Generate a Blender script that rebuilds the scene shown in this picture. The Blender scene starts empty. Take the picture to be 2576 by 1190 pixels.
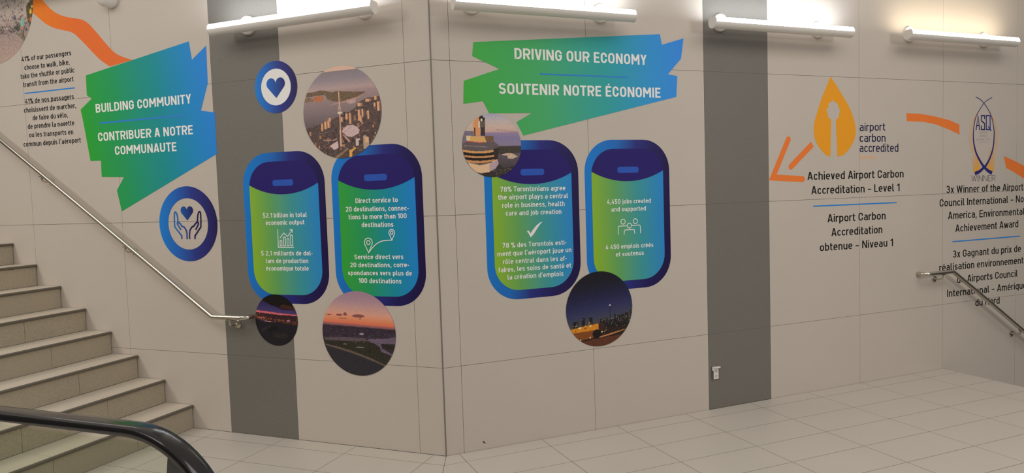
import bpy, math, random
import numpy as np
from mathutils import Matrix, Vector
from mathutils.geometry import tessellate_polygon

C = bpy.context.scene.collection
scene = bpy.context.scene

# ---------------------------------------------------------------- camera
cam_data = bpy.data.cameras.new('camera')
cam_data.sensor_fit = 'HORIZONTAL'; cam_data.sensor_width = 36.0
cam_data.lens = 36.0*1788.6/2576
cam_data.clip_start = .05
camera = bpy.data.objects.new('camera', cam_data); C.objects.link(camera)
camera.matrix_world = Matrix(((.999423, .033271, -.006831, .44621), (-.008809, .059652, -.998180, -4.56508),
                              (-.032803, .997665, .059911, 1.7), (0, 0, 0, 1)))
scene.camera = camera

# ---------------------------------------------------------------- ambient light and exposure
world = bpy.data.worlds.new('hall'); scene.world = world; world.use_nodes = True
bg = world.node_tree.nodes['Background']
_w = world.node_tree; _tc = _w.nodes.new('ShaderNodeTexCoord'); _sp = _w.nodes.new('ShaderNodeSeparateXYZ'); _cr = _w.nodes.new('ShaderNodeValToRGB')
_w.links.new(_tc.outputs['Generated'], _sp.inputs[0]); _w.links.new(_sp.outputs[2], _cr.inputs[0]); _w.links.new(_cr.outputs[0], bg.inputs[0])
_cr.color_ramp.elements[0].position = .02; _cr.color_ramp.elements[0].color = (.16, .15, .14, 1)   # dim hall at eye level, lit ceiling above
_cr.color_ramp.elements[1].position = .55; _cr.color_ramp.elements[1].color = (1.0, .93, .85, 1)
bg.inputs[1].default_value = .35
scene.view_settings.view_transform = 'Standard'; scene.view_settings.look = 'None'
scene.view_settings.exposure = 0.0; scene.view_settings.gamma = 1.0
scene.view_settings.use_curve_mapping = False
try:
    scene.cycles.use_denoising = True
    scene.cycles.max_bounces = 8; scene.cycles.diffuse_bounces = 4
    scene.cycles.sample_clamp_indirect = 4.0
except Exception: pass

AR, AL = .3802968, 2.7679017                     # directions of the two walls from their corner
TR = Vector((math.cos(AR), math.sin(AR), 0)); TL = Vector((-math.cos(AL), -math.sin(AL), 0))
NR = Vector((TR.y, -TR.x, 0)); NL = Vector((TL.y, -TL.x, 0))
def frame(side, s=0, z=0, n=0):
    """x along the wall to the right, y up, z out of the wall; origin on the floor at the corner."""
    t, nn = (TR, NR) if side == 'R' else (TL, NL)
    p = t*s + nn*n + Vector((0, 0, z))
    return Matrix(((t.x, 0, nn.x, p.x), (t.y, 0, nn.y, p.y), (0, 1, 0, p.z), (0, 0, 0, 1)))
def wpos(side, s, z, n): return frame(side, s, z, n).translation

def area(name, loc, target, sx, sy, power, color, along=None):
    l = bpy.data.lights.new(name, 'AREA'); l.shape = 'RECTANGLE'; l.size = sx; l.size_y = sy; l.energy = power; l.color = color
    o = bpy.data.objects.new(name, l); C.objects.link(o)
    z = (Vector(loc)-Vector(target)).normalized(); x = Vector(along or (1, 0, 0)); x = (x-z*x.dot(z)).normalized(); y = z.cross(x)
    o.matrix_world = Matrix(((x.x, y.x, z.x, loc[0]), (x.y, y.y, z.y, loc[1]), (x.z, y.z, z.z, loc[2]), (0, 0, 0, 1)))
    return o
# unseen strips added overhead to brighten the upper walls; ceiling lights over either side behind
area('overhead_fill', wpos('L', -2.9, 4.7, 2.9), wpos('L', -2.9, 0, 1.6), 5.4, 1.6, 80, (1, .94, .87), TL)
area('overhead_fill', wpos('R', 2.9, 4.7, 2.9), wpos('R', 2.9, 0, 1.6), 5.4, 1.6, 70, (1, .94, .87), TR)
area('overhead_fill', (.4, -4.9, 4.8), (.4, -4.6, 0), 6.0, .25, 62, (1, .94, .87))  # added for the belt's highlight and frontal fill on the walls
area('cool_fill', (8.0, -5.5, 2.6), (0, -2.0, 1.0), 1.6, 2.2, 22, (.62, .82, 1))   # unseen cool lamp added for a bluish reflection on the escalator belt
area('ceiling_light', (-6.6, -3.6, 4.0), (-2.0, .6, 1.2), 1.1, .9, 70, (1, .91, .80))
area('ceiling_light', (6.5, -3.8, 3.1), (3.2, 1.2, .8), 1.1, .9, 54, (1, .91, .80))

# ---------------------------------------------------------------- materials
K = .70                                          # how bright a white card reads on these walls
def lin(c): c /= 255; return c/12.92 if c <= .04045 else ((c+.055)/1.055)**2.4
def alb(rgb, k=None): return tuple(min(.93, lin(v)/(k or K)) for v in rgb) + (1,)
MATS = {}
def mat(name, rgba=(.5, .5, .5, 1), rough=.5, metal=0.0, spec=.4, coat=0):
    if name in MATS: return MATS[name]
    m = bpy.data.materials.new(name); m.use_nodes = True; MATS[name] = m
    b = m.node_tree.nodes['Principled BSDF']
    b.inputs['Base Color'].default_value = rgba; b.inputs['Roughness'].default_value = rough
    b.inputs['Metallic'].default_value = metal; b.inputs['Specular IOR Level'].default_value = spec
    b.inputs['Coat Weight'].default_value = coat
    return m
def stone(name, rgba, dark, rough, grain=900, amount=.5, spec=.3):
    """Speckled stone: two noises mixed between the slab colour and a darker grain."""
    m = mat(name, rgba, rough, 0, spec); nt = m.node_tree; N = nt.nodes; b = N['Principled BSDF']
    tc = N.new('ShaderNodeTexCoord'); a = N.new('ShaderNodeTexNoise'); a.inputs['Scale'].default_value = grain; a.inputs['Detail'].default_value = 2
    r = N.new('ShaderNodeValToRGB'); r.color_ramp.elements[0].position = .34; r.color_ramp.elements[1].position = .62
    r.color_ramp.elements[0].color = dark; r.color_ramp.elements[1].color = rgba
    c = N.new('ShaderNodeTexNoise'); c.inputs['Scale'].default_value = 1.7; c.inputs['Detail'].default_value = 3
    mr = N.new('ShaderNodeMapRange'); mr.inputs[3].default_value = 1-.08*amount; mr.inputs[4].default_value = 1+.08*amount
    mx = N.new('ShaderNodeMix'); mx.data_type = 'RGBA'; mx.blend_type = 'MULTIPLY'; mx.inputs[0].default_value = 1
    L = nt.links.new
    L(tc.outputs['Object'], a.inputs['Vector']); L(tc.outputs['Object'], c.inputs['Vector']); L(a.outputs[0], r.inputs[0])
    L(c.outputs[0], mr.inputs[0]); L(r.outputs[0], mx.inputs[6]); L(mr.outputs[0], mx.inputs[7]); L(mx.outputs[2], b.inputs['Base Color'])
    return m
def gradient(name, stops, x0, x1, tilt=0.0, rough=.45):
    """Printed colour blend along the wall from local x0 to x1."""
    m = mat(name, (1, 1, 1, 1), rough, 0, .15); nt = m.node_tree; N = nt.nodes; b = N['Principled BSDF']; L = nt.links.new
    tc = N.new('ShaderNodeTexCoord'); sp = N.new('ShaderNodeSeparateXYZ'); L(tc.outputs['Object'], sp.inputs[0])
    ma = N.new('ShaderNodeMath'); ma.operation = 'MULTIPLY_ADD'; ma.inputs[1].default_value = tilt
    L(sp.outputs[1], ma.inputs[0]); L(sp.outputs[0], ma.inputs[2])
    mr = N.new('ShaderNodeMapRange'); mr.inputs[1].default_value = x0; mr.inputs[2].default_value = x1; L(ma.outputs[0], mr.inputs[0])
    r = N.new('ShaderNodeValToRGB'); L(mr.outputs[0], r.inputs[0]); L(r.outputs[0], b.inputs['Base Color'])
    e = r.color_ramp.elements
    while len(e) < len(stops): e.new(.5)
    for i, (p, c) in enumerate(stops): e[i].position = p; e[i].color = alb(c)
    return m
def emitter(name, color, strength):
    m = bpy.data.materials.new(name); m.use_nodes = True; nt = m.node_tree; nt.nodes.clear()
    o = nt.nodes.new('ShaderNodeOutputMaterial'); e = nt.nodes.new('ShaderNodeEmission')
    e.inputs[0].default_value = color; e.inputs[1].default_value = strength; nt.links.new(e.outputs[0], o.inputs[0]); return m

WALL = stone('pale_stone_panel', (.66, .60, .54, 1), (.52, .465, .41, 1), .55, 320)
STRIP = stone('grey_stone_panel', (.265, .25, .225, 1), (.10, .095, .085, 1), .5, 320)
FLOOR = stone('pale_floor_tile', (.575, .535, .48, 1), (.48, .44, .39, 1), .42, 320)
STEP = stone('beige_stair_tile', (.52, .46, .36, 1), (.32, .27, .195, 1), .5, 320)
WJOINT = mat('wall_joint', (.27, .24, .205, 1), .8)
JOINT = mat('dark_joint', (.10, .088, .075, 1), .8)
STEEL = mat('brushed_steel', (.62, .575, .51, 1), .20, 1.0)
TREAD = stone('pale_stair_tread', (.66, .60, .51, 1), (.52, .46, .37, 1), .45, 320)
WHITE = mat('white_enamel', (.80, .77, .73, 1), .4)
RUBBER = mat('black_rubber', (.013, .012, .012, 1), .13, 0, .6)
VW = mat('white_print', alb((216, 208, 208), .6), .5, 0, .2)
VK = mat('black_print', (.018, .018, .018, 1), .5, 0, .15)
VNAVY = mat('navy_print', alb((28, 26, 62)), .5, 0, .15)
VSHADE = mat('indigo_print', alb((38, 28, 98)), .5, 0, .15)
VPILL = mat('blue_print', alb((42, 80, 168)), .5, 0, .15)
VLINE = mat('sky_blue_line', alb((48, 120, 190)), .5, 0, .15)
VORANGE = mat('orange_print', alb((214, 112, 52)), .5, 0, .15)
VAMBER = mat('amber_print', alb((218, 142, 36)), .5, 0, .15)

# ---------------------------------------------------------------- mesh helpers
U = .0005                                        # thickness of one layer of vinyl
class MB:
    def __init__(self): self.v = []; self.f = []; self.m = []
    def poly(self, pts, mi=0):
        b = len(self.v); self.v += [tuple(p) for p in pts]; self.f.append(tuple(range(b, b+len(pts)))); self.m.append(mi)
    def flat(self, pts, y, mi=0, holes=()):
        """A polygon of (x, y) points in the local wall plane at height y above the wall."""
        loops = [[Vector((a, b, 0)) for a, b in l] for l in [pts] + list(holes)]
        allp = [p for l in loops for p in l]
        for t in tessellate_polygon(loops):
            q = [allp[i] for i in t]
            if (q[1]-q[0]).cross(q[2]-q[0]).z < 0: q.reverse()
            self.poly([(p.x, p.y, y) for p in q], mi)
    def print_(self, pts, layer):
        """One stroke of print; crossing strokes lie a hair apart so that none share a plane."""
        self.k = (getattr(self, 'k', 0)+1) % 17; self.poly([(x, y, U*layer+self.k*1.4e-5) for x, y in pts])
    def box(self, lo, hi, mi=0):
        x0, y0, z0 = lo; x1, y1, z1 = hi; b = len(self.v)
        self.v += [(x0,y0,z0),(x1,y0,z0),(x1,y1,z0),(x0,y1,z0),(x0,y0,z1),(x1,y0,z1),(x1,y1,z1),(x0,y1,z1)]
        for f in ((3,2,1,0),(4,5,6,7),(0,1,5,4),(1,2,6,5),(2,3,7,6),(3,0,4,7)): self.f.append(tuple(b+i for i in f)); self.m.append(mi)
    def prism(self, pts, z0, z1, mi=0):
        """An outline of (x, y) points standing from z0 to z1."""
        self.flat(pts, z1, mi); n0 = len(self.f); self.flat(pts, z0, mi)
        for i in range(n0, len(self.f)): self.f[i] = self.f[i][::-1]
        n = len(pts); ar = sum(pts[i][0]*pts[(i+1) % n][1]-pts[(i+1) % n][0]*pts[i][1] for i in range(n))
        for i in range(n):
            a, b = pts[i], pts[(i+1) % n]
            if ar < 0: a, b = b, a
            self.poly([(*a, z0), (*b, z0), (*b, z1), (*a, z1)], mi)
    def tube(self, P, r, n=12, closed_ends=True, prof=None, up=None, mi=0):
        """Sweep a round (or given) profile along a path with mitred bends."""
        P = [Vector(p) for p in P]; rings = []; ref = None
        for i, p in enumerate(P):
            d0 = (P[i]-P[i-1]).normalized() if i else None; d1 = (P[i+1]-P[i]).normalized() if i < len(P)-1 else None
            d = ((d0 or d1)+(d1 or d0)).normalized()
            if up is not None: sd = Vector(up)
            else:
                if ref is None: ref = d.orthogonal().normalized()
                sd = (ref - d*ref.dot(d)).normalized(); ref = sd
            u = sd.cross(d).normalized()
            k = 1/max(.4, d.dot(d0 or d1))
            pr = prof or [(r*math.cos(2*math.pi*j/n), r*math.sin(2*math.pi*j/n)) for j in range(n)]
            b = len(self.v); rings.append(b)
            side_bend = (d1 or d0)-(d0 or d1)
            bd = side_bend.normalized() if side_bend.length > 1e-6 else None
            for a, c in pr:
                o = sd*a + u*c
                if bd is not None: o = o + bd*(o.dot(bd))*(k-1)
                self.v.append(tuple(p+o))
        m = len(pr)
        for a, b in zip(rings, rings[1:]):
            for j in range(m): self.f.append((a+j, a+(j+1) % m, b+(j+1) % m, b+j)); self.m.append(mi)
        if closed_ends:
            self.f.append(tuple(rings[0]+j for j in reversed(range(m)))); self.f.append(tuple(rings[-1]+j for j in range(m))); self.m += [mi, mi]
    def lathe(self, prof, base, axis, n=28, mi=0):
        """Profile of (radius, height) pairs turned about an axis through base."""
        ax = Vector(axis).normalized(); sx = ax.orthogonal().normalized(); sy = ax.cross(sx); base = Vector(base); rg = []
        for r, hh in prof:
            b = len(self.v); rg.append(b)
            self.v += [tuple(base+ax*hh+sx*r*math.cos(2*math.pi*j/n)+sy*r*math.sin(2*math.pi*j/n)) for j in range(n)]
        for a, b in zip(rg, rg[1:]):
            for j in range(n): self.f.append((a+j, a+(j+1) % n, b+(j+1) % n, b+j)); self.m.append(mi)
        self.f.append(tuple(rg[0]+j for j in reversed(range(n)))); self.f.append(tuple(rg[-1]+j for j in range(n))); self.m += [mi, mi]
    def build(self, name, mats, parent=None, smooth=False, matrix=None):
        me = bpy.data.meshes.new(name); me.from_pydata(self.v, [], self.f); me.validate()
        for m in (mats if isinstance(mats, (list, tuple)) else [mats]): me.materials.append(m)
        if len(me.polygons) == len(self.m): me.polygons.foreach_set('material_index', self.m)
        if smooth: me.polygons.foreach_set('use_smooth', [True]*len(me.polygons)); me.set_sharp_from_angle(angle=math.radians(38))
        o = bpy.data.objects.new(name, me); C.objects.link(o)
        if parent: o.parent = parent
        if matrix is not None: o.matrix_world = matrix
        return o
def root(name, label, cat, side, s, z, n=0.0, group=None):
    o = bpy.data.objects.new(name, None); C.objects.link(o); o.empty_display_size = .1
    o.matrix_world = frame(side, s, z, n); o['label'] = label; o['category'] = cat
    if group: o['group'] = group
    return o
def struct(o): o['kind'] = 'structure'; return o
def rel(pts, s, z): return [(a-s, b-z) for a, b in pts]
def smooth_path(P, n=6, closed=False):
    """Catmull-Rom curve through the points."""
    out = []; N = len(P)
    for i in range(N if closed else N-1):
        p0, p1, p2, p3 = (P[(i+k) % N] if closed else P[min(max(i+k, 0), N-1)] for k in (-1, 0, 1, 2))
        for j in range(n):
            t = j/n
            out.append(tuple(.5*(2*b + (c-a)*t + (2*a-5*b+4*c-d)*t*t + (3*b-a-3*c+d)*t**3) for a, b, c, d in zip(p0, p1, p2, p3)))
    if not closed: out.append(tuple(P[-1]))
    return out

# ---------------------------------------------------------------- lettering
def arc(cx, cy, rx, ry, a0, a1, n=8):
    return [(cx + rx*math.cos(math.radians(a0 + (a1-a0)*i/n)), cy + ry*math.sin(math.radians(a0 + (a1-a0)*i/n))) for i in range(n+1)]

def make_font(w):
    """Condensed sans capitals of height 1 drawn as strokes of width w: char -> (width, items).
    An item is ('s', points, closed) for a stroke or ('p', points) for a filled polygon."""
    h = w/2; X = .735; T = 1-h; xt = X-h; dz = -.215
    F = {}
    S = lambda *pts: ('s', [q for p in pts for q in (p if isinstance(p, list) else [p])], False)
    def O(x0, y0, x1, y1, ry):
        m = (x0+x1)/2; r = (x1-x0)/2
        return ('s', arc(m, y1-ry, r, ry, 0, 180, 14) + arc(m, y0+ry, r, ry, 180, 360, 14), True)
    def D(xa, ya, xb, yb, k=1.0):
        t = k*w*math.hypot(xb-xa, yb-ya)/abs(yb-ya)/2
        return ('p', [(xa-t, ya), (xa+t, ya), (xb+t, yb), (xb-t, yb)])
    V = lambda x, y0, y1: ('p', [(x-h, y0), (x+h, y0), (x+h, y1), (x-h, y1)])
    Hh = lambda y, x0, x1: ('p', [(x0, y-h), (x1, y-h), (x1, y+h), (x0, y+h)])
    ry = .25; q = .19
    # capitals
    W = .58
    F['A'] = (.64, [D(h*1.1, 0, .32-h*.25, 1), D(.64-h*1.1, 0, .32+h*.25, 1), Hh(.27, .14, .50)])
    F['B'] = (W, [V(h, 0, 1), S((h, T), (W-h-.2, T), arc(W-h-.2, .75-h*.25, .18, T-.75+h*.25, 90, -90, 8), (h, .5)),
                  S((h, .5), (W-h-.2, .5), arc(W-h-.2, (.5+h)/2, .2, (.5-h)/2, 90, -90, 8), (h, h))])
    F['C'] = (.55, [S((.55-h, .615), arc(.275, T-ry, .275-h, ry, 0, 180, 12), arc(.275, h+ry, .275-h, ry, 180, 360, 12), (.55-h, .385))])
    F['D'] = (W, [V(h, 0, 1), S((h, T), (W-h-.26, T), arc(W-h-.26, T-ry, .26, ry, 90, 0, 7), arc(W-h-.26, h+ry, .26, ry, 0, -90, 7), (h, h))])
    F['E'] = (.5, [V(h, 0, 1), Hh(T, 0, .5), Hh(.51, 0, .46), Hh(h, 0, .5)])
    F['G'] = (.57, [S((.57-h, .63), arc(.285, T-ry, .285-h, ry, 0, 180, 12), arc(.285, h+ry, .285-h, ry, 180, 360, 12), (.57-h, .48), (.30, .48))])
    F['I'] = (w, [V(h, 0, 1)])
    F['L'] = (.47, [V(h, 0, 1), Hh(h, 0, .47)])
    F['M'] = (.74, [V(h, 0, 1), V(.74-h, 0, 1), D(h*1.1, 1, .37, .34), D(.74-h*1.1, 1, .37, .34)])
    F['N'] = (.62, [V(h, 0, 1), V(.62-h, 0, 1), D(h*1.15, 1, .62-h*1.15, 0)])
    F['O'] = (W, [O(h, h, W-h, T, ry)])
    F['P'] = (.55, [V(h, 0, 1), S((h, T), (.55-h-.2, T), arc(.55-h-.2, (T+.44)/2, .2, (T-.44)/2, 90, -90, 10), (h, .44))])
    F['Q'] = (W, [O(h, h, W-h, T, ry), D(.34, .24, .56, -.03)])
    F['R'] = (.58, [V(h, 0, 1), S((h, T), (.34, T), arc(.34, (T+.46)/2, .2-h*.1, (T-.46)/2, 90, -90, 10), (h, .46)), D(.31, .46, .58-h*1.1, 0)])
    def ess(W, H):
        r = (H-w)/4; m = W/2; rx = m-h
        return [S(arc(m, H-h-r, rx, r, 18, 180, 10), arc(m, H-h-r, rx, r, 180, 250, 5), arc(m, h+r, rx, r, 70, 0, 5), arc(m, h+r, rx, r, 0, -162, 10))]
    F['S'] = (.55, ess(.55, 1))
    F['T'] = (.54, [V(.27, 0, 1), Hh(T, 0, .54)])
    F['U'] = (W, [S((h, 1), arc(W/2, h+ry, W/2-h, ry, 180, 360, 14), (W-h, 1))])
    F['V'] = (.6, [D(h*1.1, 1, .3-h*.25, 0), D(.6-h*1.1, 1, .3+h*.25, 0)])
    F['W'] = (.88, [D(h*1.1, 1, .25, 0), D(.44, .95, .25, 0), D(.44, .95, .63, 0), D(.88-h*1.1, 1, .63, 0)])
    F['Y'] = (.58, [D(h*1.1, 1, .29, .4), D(.58-h*1.1, 1, .29, .4), V(.29, 0, .45)])
    acute = lambda x, y: ('p', [(x-.07, y), (x+.04, y), (x+.13, y+.17), (x-.01, y+.17)])
    F['\u00c9'] = (.5, F['E'][1] + [acute(.25, 1.07)])
    # lower case
    n = .49; m = n/2
    F['o'] = (n, [O(h, h, n-h, xt, q)])
    bowl = O(h, h, n-h, xt, q)
    F['b'] = (n, [bowl, V(h, 0, 1)]); F['d'] = (n, [bowl, V(n-h, 0, 1)])
    F['p'] = (n, [bowl, V(h, dz, X)]); F['q'] = (n, [bowl, V(n-h, dz, X)])
    F['g'] = (n, [bowl, S((n-h, X), (n-h, dz+h+.14), arc(n-h-.16, dz+h+.14, .16, .14, 0, -90, 6), (.09, dz+h))])
    F['a'] = (.47, [S((.07, xt), (.24, xt), arc(.47-h-.16, xt-.16, .16, .16, 90, 0, 6), (.47-h, 0)),
                    ('s', arc(h+.12, (h+.43)/2, .12, (.43-h)/2, 90, 270, 10) + [(.47-h, h), (.47-h, .43)], True)])
    F['c'] = (.44, [S((.44-h*.6, xt-.10), arc(.235, xt-q, .235-h, q, 30, 180, 10), arc(.235, h+q, .235-h, q, 180, 330, 10), (.44-h*.6, h+.10))])
    F['e'] = (n, [S((h, .375), (n-h, .375), arc(m, xt-q, m-h, q, 0, 180, 12), arc(m, h+q, m-h, q, 180, 318, 10))])
    F['f'] = (.31, [S((.13, 0), (.13, T-.15), arc(.13+.13, T-.15, .13, .15, 180, 90, 6), (.32, T)), Hh(xt, 0, .30)])
    arch = lambda x0, x1: S((x0, xt-q), arc((x0+x1)/2, xt-q, (x1-x0)/2, q, 180, 0, 12), (x1, 0))
    F['n'] = (n, [V(h, 0, X), arch(h, n-h)]); F['h'] = (n, [V(h, 0, 1), arch(h, n-h)])
    F['m'] = (.77, [V(h, 0, X), arch(h, .385), arch(.385, .77-h)])
    F['u'] = (n, [V(n-h, 0, X), S((h, X), arc(m, h+q, m-h, q, 180, 360, 12), (n-h, X-.2))])
    F['r'] = (.32, [V(h, 0, X), S((h, xt-q), arc(h+.17, xt-q, .17, q, 180, 90, 6), (.33, xt))])
    F['s'] = (.43, ess(.43, X))
    F['t'] = (.32, [S((.12, .93), (.12, h+.12), arc(.12+.11, h+.12, .11, .12, 180, 270, 6), (.32, h)), Hh(xt, 0, .31)])
    dot = lambda x, y0, y1: ('p', [(x-h*1.05, y0), (x+h*1.05, y0), (x+h*1.05, y1), (x-h*1.05, y1)])
    F['i'] = (w, [V(h, 0, X), dot(h, 1-w*.95, 1.0)])
    F['j'] = (.2, [S((.2-h, X), (.2-h, dz+h+.1), arc(.2-h-.1, dz+h+.1, .1, .1, 0, -90, 5), (-.05, dz+h)), dot(.2-h, 1-w*.95, 1.0)])
    F['l'] = (.22, [S((h, 1), (h, h+.1), arc(h+.09, h+.1, .09, .1, 180, 270, 5), (.23, h))])
    F['k'] = (.48, [V(h, 0, 1), D(h+.02, .30, .46-h, X), D(.19, .40, .48-h, 0)])
    F['v'] = (.47, [D(h*1.05, X, .235-h*.2, 0), D(.47-h*1.05, X, .235+h*.2, 0)])
    F['w'] = (.72, [D(h*1.05, X, .205, 0), D(.36, .7, .205, 0), D(.36, .7, .515, 0), D(.72-h*1.05, X, .515, 0)])
    F['x'] = (.47, [D(h*1.1, X, .47-h*1.1, 0), D(.47-h*1.1, X, h*1.1, 0)])
    F['y'] = (.47, [D(h*1.05, X, .235, .02), D(.47-h*1.05, X, .14, dz)])
    F['\u00e9'] = (n, F['e'][1] + [acute(.22, .80)])
    F['\u00f4'] = (n, F['o'][1] + [D(m-.02, .97, m-.12, .80, .7), D(m+.02, .97, m+.12, .80, .7)])
    # figures and signs
    g = .53; c = g/2
    F['0'] = (g, [O(h, h, g-h, T, ry)])
    F['1'] = (.34, [V(.34-h, 0, 1), D(.34-h*1.2, 1-w*.35, .04, .72)])
    F['2'] = (g, [S(arc(c, T-.22, c-h, .22, 165, -25, 12), (h*1.15, h)), Hh(h, 0, g)])
    F['3'] = (g, [S(arc(c-.02, T-.215, c-h-.02, .215, 160, -80, 12), (c-.06, .52)), S((c-.06, .52), arc(c, h+(.52-h)/2, c-h, (.52-h)/2, 80, -160, 12))])
    F['4'] = (g, [D(.34, 1, .09, .24), Hh(.24, 0, g), V(g*.72, 0, .52)])
    F['5'] = (g, [Hh(T, .06, g-.03), V(h+.05, .42, 1), S((h+.05, .56), arc(c, h+.25, c-h, .28, 120, -155, 14))])
    F['7'] = (.5, [Hh(T, 0, .5), D(.5-h*1.05, 1, .17, 0), V(h, .8, 1)])
    F['8'] = (g, [O(h+.02, .52, g-h-.02, T, .2), O(h, h, g-h, .52, .2)])
    F['.'] = (w*1.1, [V(h*1.1, 0, w*1.05)]); F[','] = (w*1.2, [V(h*1.1, 0, w*1.05), D(h*1.3, .03, h*.6, -.15, .8)])
    F['-'] = (.26, [Hh(.38, 0, .26)]); F['\u2013'] = (.42, [Hh(.38, 0, .42)])
    F["'"] = (w, [('p', [(0, 1), (w, 1), (w*.8, .72), (w*.2, .72)])])
    F['%'] = (.68, [O(h*.8, .62, .26, 1-h*.8, .12), O(.42, h*.8, .68-h*.8, .38, .12), D(.50, 1, .18, 0, .7)])
    F['$'] = (.53, ess(.53, 1) + [V(.265, -.12, .06), V(.265, .94, 1.12)])
    F[' '] = (.17, [])
    return F
FONTS = {}

def stroke(pts, w, closed=False, cap=0.0):
    """Quads of a polyline of width w with mitred joints."""
    P = []
    for p in pts:
        if not P or math.hypot(p[0]-P[-1][0], p[1]-P[-1][1]) > 1e-5: P.append(p)
    if closed and math.hypot(P[0][0]-P[-1][0], P[0][1]-P[-1][1]) < 1e-5: P.pop()
    n = len(P); L = []; R = []
    for i in range(n):
        a = P[i-1] if (i > 0 or closed) else None
        b = P[(i+1) % n] if (i < n-1 or closed) else None
        d = []
        for u, v in ((a, P[i]), (P[i], b)):
            if u is None or v is None: continue
            l = math.hypot(v[0]-u[0], v[1]-u[1]); d.append(((v[0]-u[0])/l, (v[1]-u[1])/l))
        nx = sum(-t[1] for t in d); ny = sum(t[0] for t in d); l = math.hypot(nx, ny) or 1
        nx, ny = nx/l, ny/l
        k = 1/max(.5, nx*-d[0][1] + ny*d[0][0]) * w/2
        L.append((P[i][0]+nx*k, P[i][1]+ny*k)); R.append((P[i][0]-nx*k, P[i][1]-ny*k))
    return [[R[i], R[(i+1) % n], L[(i+1) % n], L[i]] for i in range(n if closed else n-1)]

TRACK = .115
PAIR = {'A': -.05, 'V': -.05, 'T': -.04, 'Y': -.05, 'v': -.045, 'w': -.045, 'y': -.045, 'x': -.04, 'r': -.045, 't': -.03, 'f': -.04, 'j': -.0, 'L': -.03, 'k': -.03}
def text_width(s, F, track):
    x = 0
    for i, ch in enumerate(s):
        if i: x += track + PAIR.get(ch, 0)/2 + PAIR.get(s[i-1], 0)/2
        x += F[ch][0]
    return x
def text_polys(s, s0, z0, s1, z1, H, weight, prefix=None, track=TRACK):
    """Polygons of one line of lettering from (s0, z0) to (s1, z1) on the wall, capitals H high."""
    F = FONTS.setdefault(weight, make_font(weight))
    W = text_width(prefix or s, F, track)
    dx, dz = (s1-s0)/W, (z1-z0)/W
    out = []; x = 0
    for i, ch in enumerate(s):
        if i: x += track + PAIR.get(ch, 0)/2 + PAIR.get(s[i-1], 0)/2
        for it in F[ch][1]:
            for pl in ([it[1]] if it[0] == 'p' else stroke(it[1], weight, it[2])):
                out.append([(s0 + (x+a)*dx, z0 + (x+a)*dz + b*H) for a, b in pl])
        x += F[ch][0]
    return out

# ---------------------------------------------------------------- walls, grey strips, floor
G = .0013                                        # half a joint between panels
RZ = (-2.4, -1.4, -.41, .583, 1.574, 2.564, 3.555, 4.6)
def wall(name, side, cols, rows, lo, hi, skip):
    b = MB(); b.box((lo, rows[0], -.12), (hi, rows[-1], -.005), 1)
    for i in range(len(cols)-1):
        if i in skip: continue
        for j in range(len(rows)-1):
            b.box((cols[i]+G, rows[j]+G, -.006), (cols[i+1]-G, rows[j+1]-G, 0), 0)
    return struct(b.build(name, [WALL, WJOINT], matrix=frame(side)))
def strip(name, side, x0, x1, rows):
    b = MB(); b.box((x0+.001, rows[0], -.0048), (x1-.001, rows[-1], -.0022), 1)
    for j in range(len(rows)-1): b.box((x0+G*.6, rows[j]+G*.4, -.0045), (x1-G*.6, rows[j+1]-G*.4, 0), 0)
    return struct(b.build(name, [STRIP, mat('light_joint', (.42, .39, .34, 1), .7)], matrix=frame(side)))
wall('wall_right', 'R', (.001, .125, 1.112, 2.10, 2.702, 3.66, 4.66, 5.655, 6.65, 7.65), RZ, 0, 7.7, (3,))
wall('wall_left', 'L', (-6.75, -5.74, -4.74, -3.735, -2.735, -1.771, -1.168, -.191, -.001), (0,)+RZ[3:], -6.8, 0, (5,))
strip('trim_1', 'L', -1.771, -1.168, (0,)+RZ[3:]); strip('trim_2', 'R', 2.10, 2.702, (0,)+RZ[3:])

cb = MB(); c0, c1 = TL*-.0045, TR*.0045; tip = (NL+NR).normalized()*.0035
for h0, h1 in ((0, 4.6),):
    pts = [(c0.x, c0.y), (c0.x+NL.x*.002, c0.y+NL.y*.002), (tip.x, tip.y), (c1.x+NR.x*.002, c1.y+NR.y*.002), (c1.x, c1.y)]
    cb.prism(pts, h0, h1)
struct(cb.build('trim_3', mat('corner_bead', (.22, .20, .165, 1), .5)))

def clip(poly, a, b, c):
    """Keep the part of a polygon where a*x + b*y + c >= 0."""
    out = []
    for i in range(len(poly)):
        p, q = poly[i-1], poly[i]; dp = a*p[0]+b*p[1]+c; dq = a*q[0]+b*q[1]+c
        if (dp >= 0) != (dq >= 0):
            t = dp/(dp-dq); out.append((p[0]+(q[0]-p[0])*t, p[1]+(q[1]-p[1])*t))
        if dq >= 0: out.append(q)
    return out
def inset(poly, g):
    n = len(poly)
    ar = sum(poly[i-1][0]*poly[i][1]-poly[i][0]*poly[i-1][1] for i in range(n))
    q = poly
    for i in range(n):
        (x0, y0), (x1, y1) = poly[i-1], poly[i]; l = math.hypot(x1-x0, y1-y0)
        if l < 1e-6: continue
        a, b = -(y1-y0)/l, (x1-x0)/l
        if ar < 0: a, b = -a, -b
        q = clip(q, a, b, -(a*x0+b*y0)-g)
        if len(q) < 3: return []
    return q
mid = (NL+NR).normalized(); mt = Vector((mid.y, -mid.x, 0))       # the mitre of the two tile grids runs out from the corner
if mt.dot(TR) < 0: mt = -mt
fb = MB()
rows_n = [.003] + [.1495+.3105*i for i in range(22)]
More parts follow.
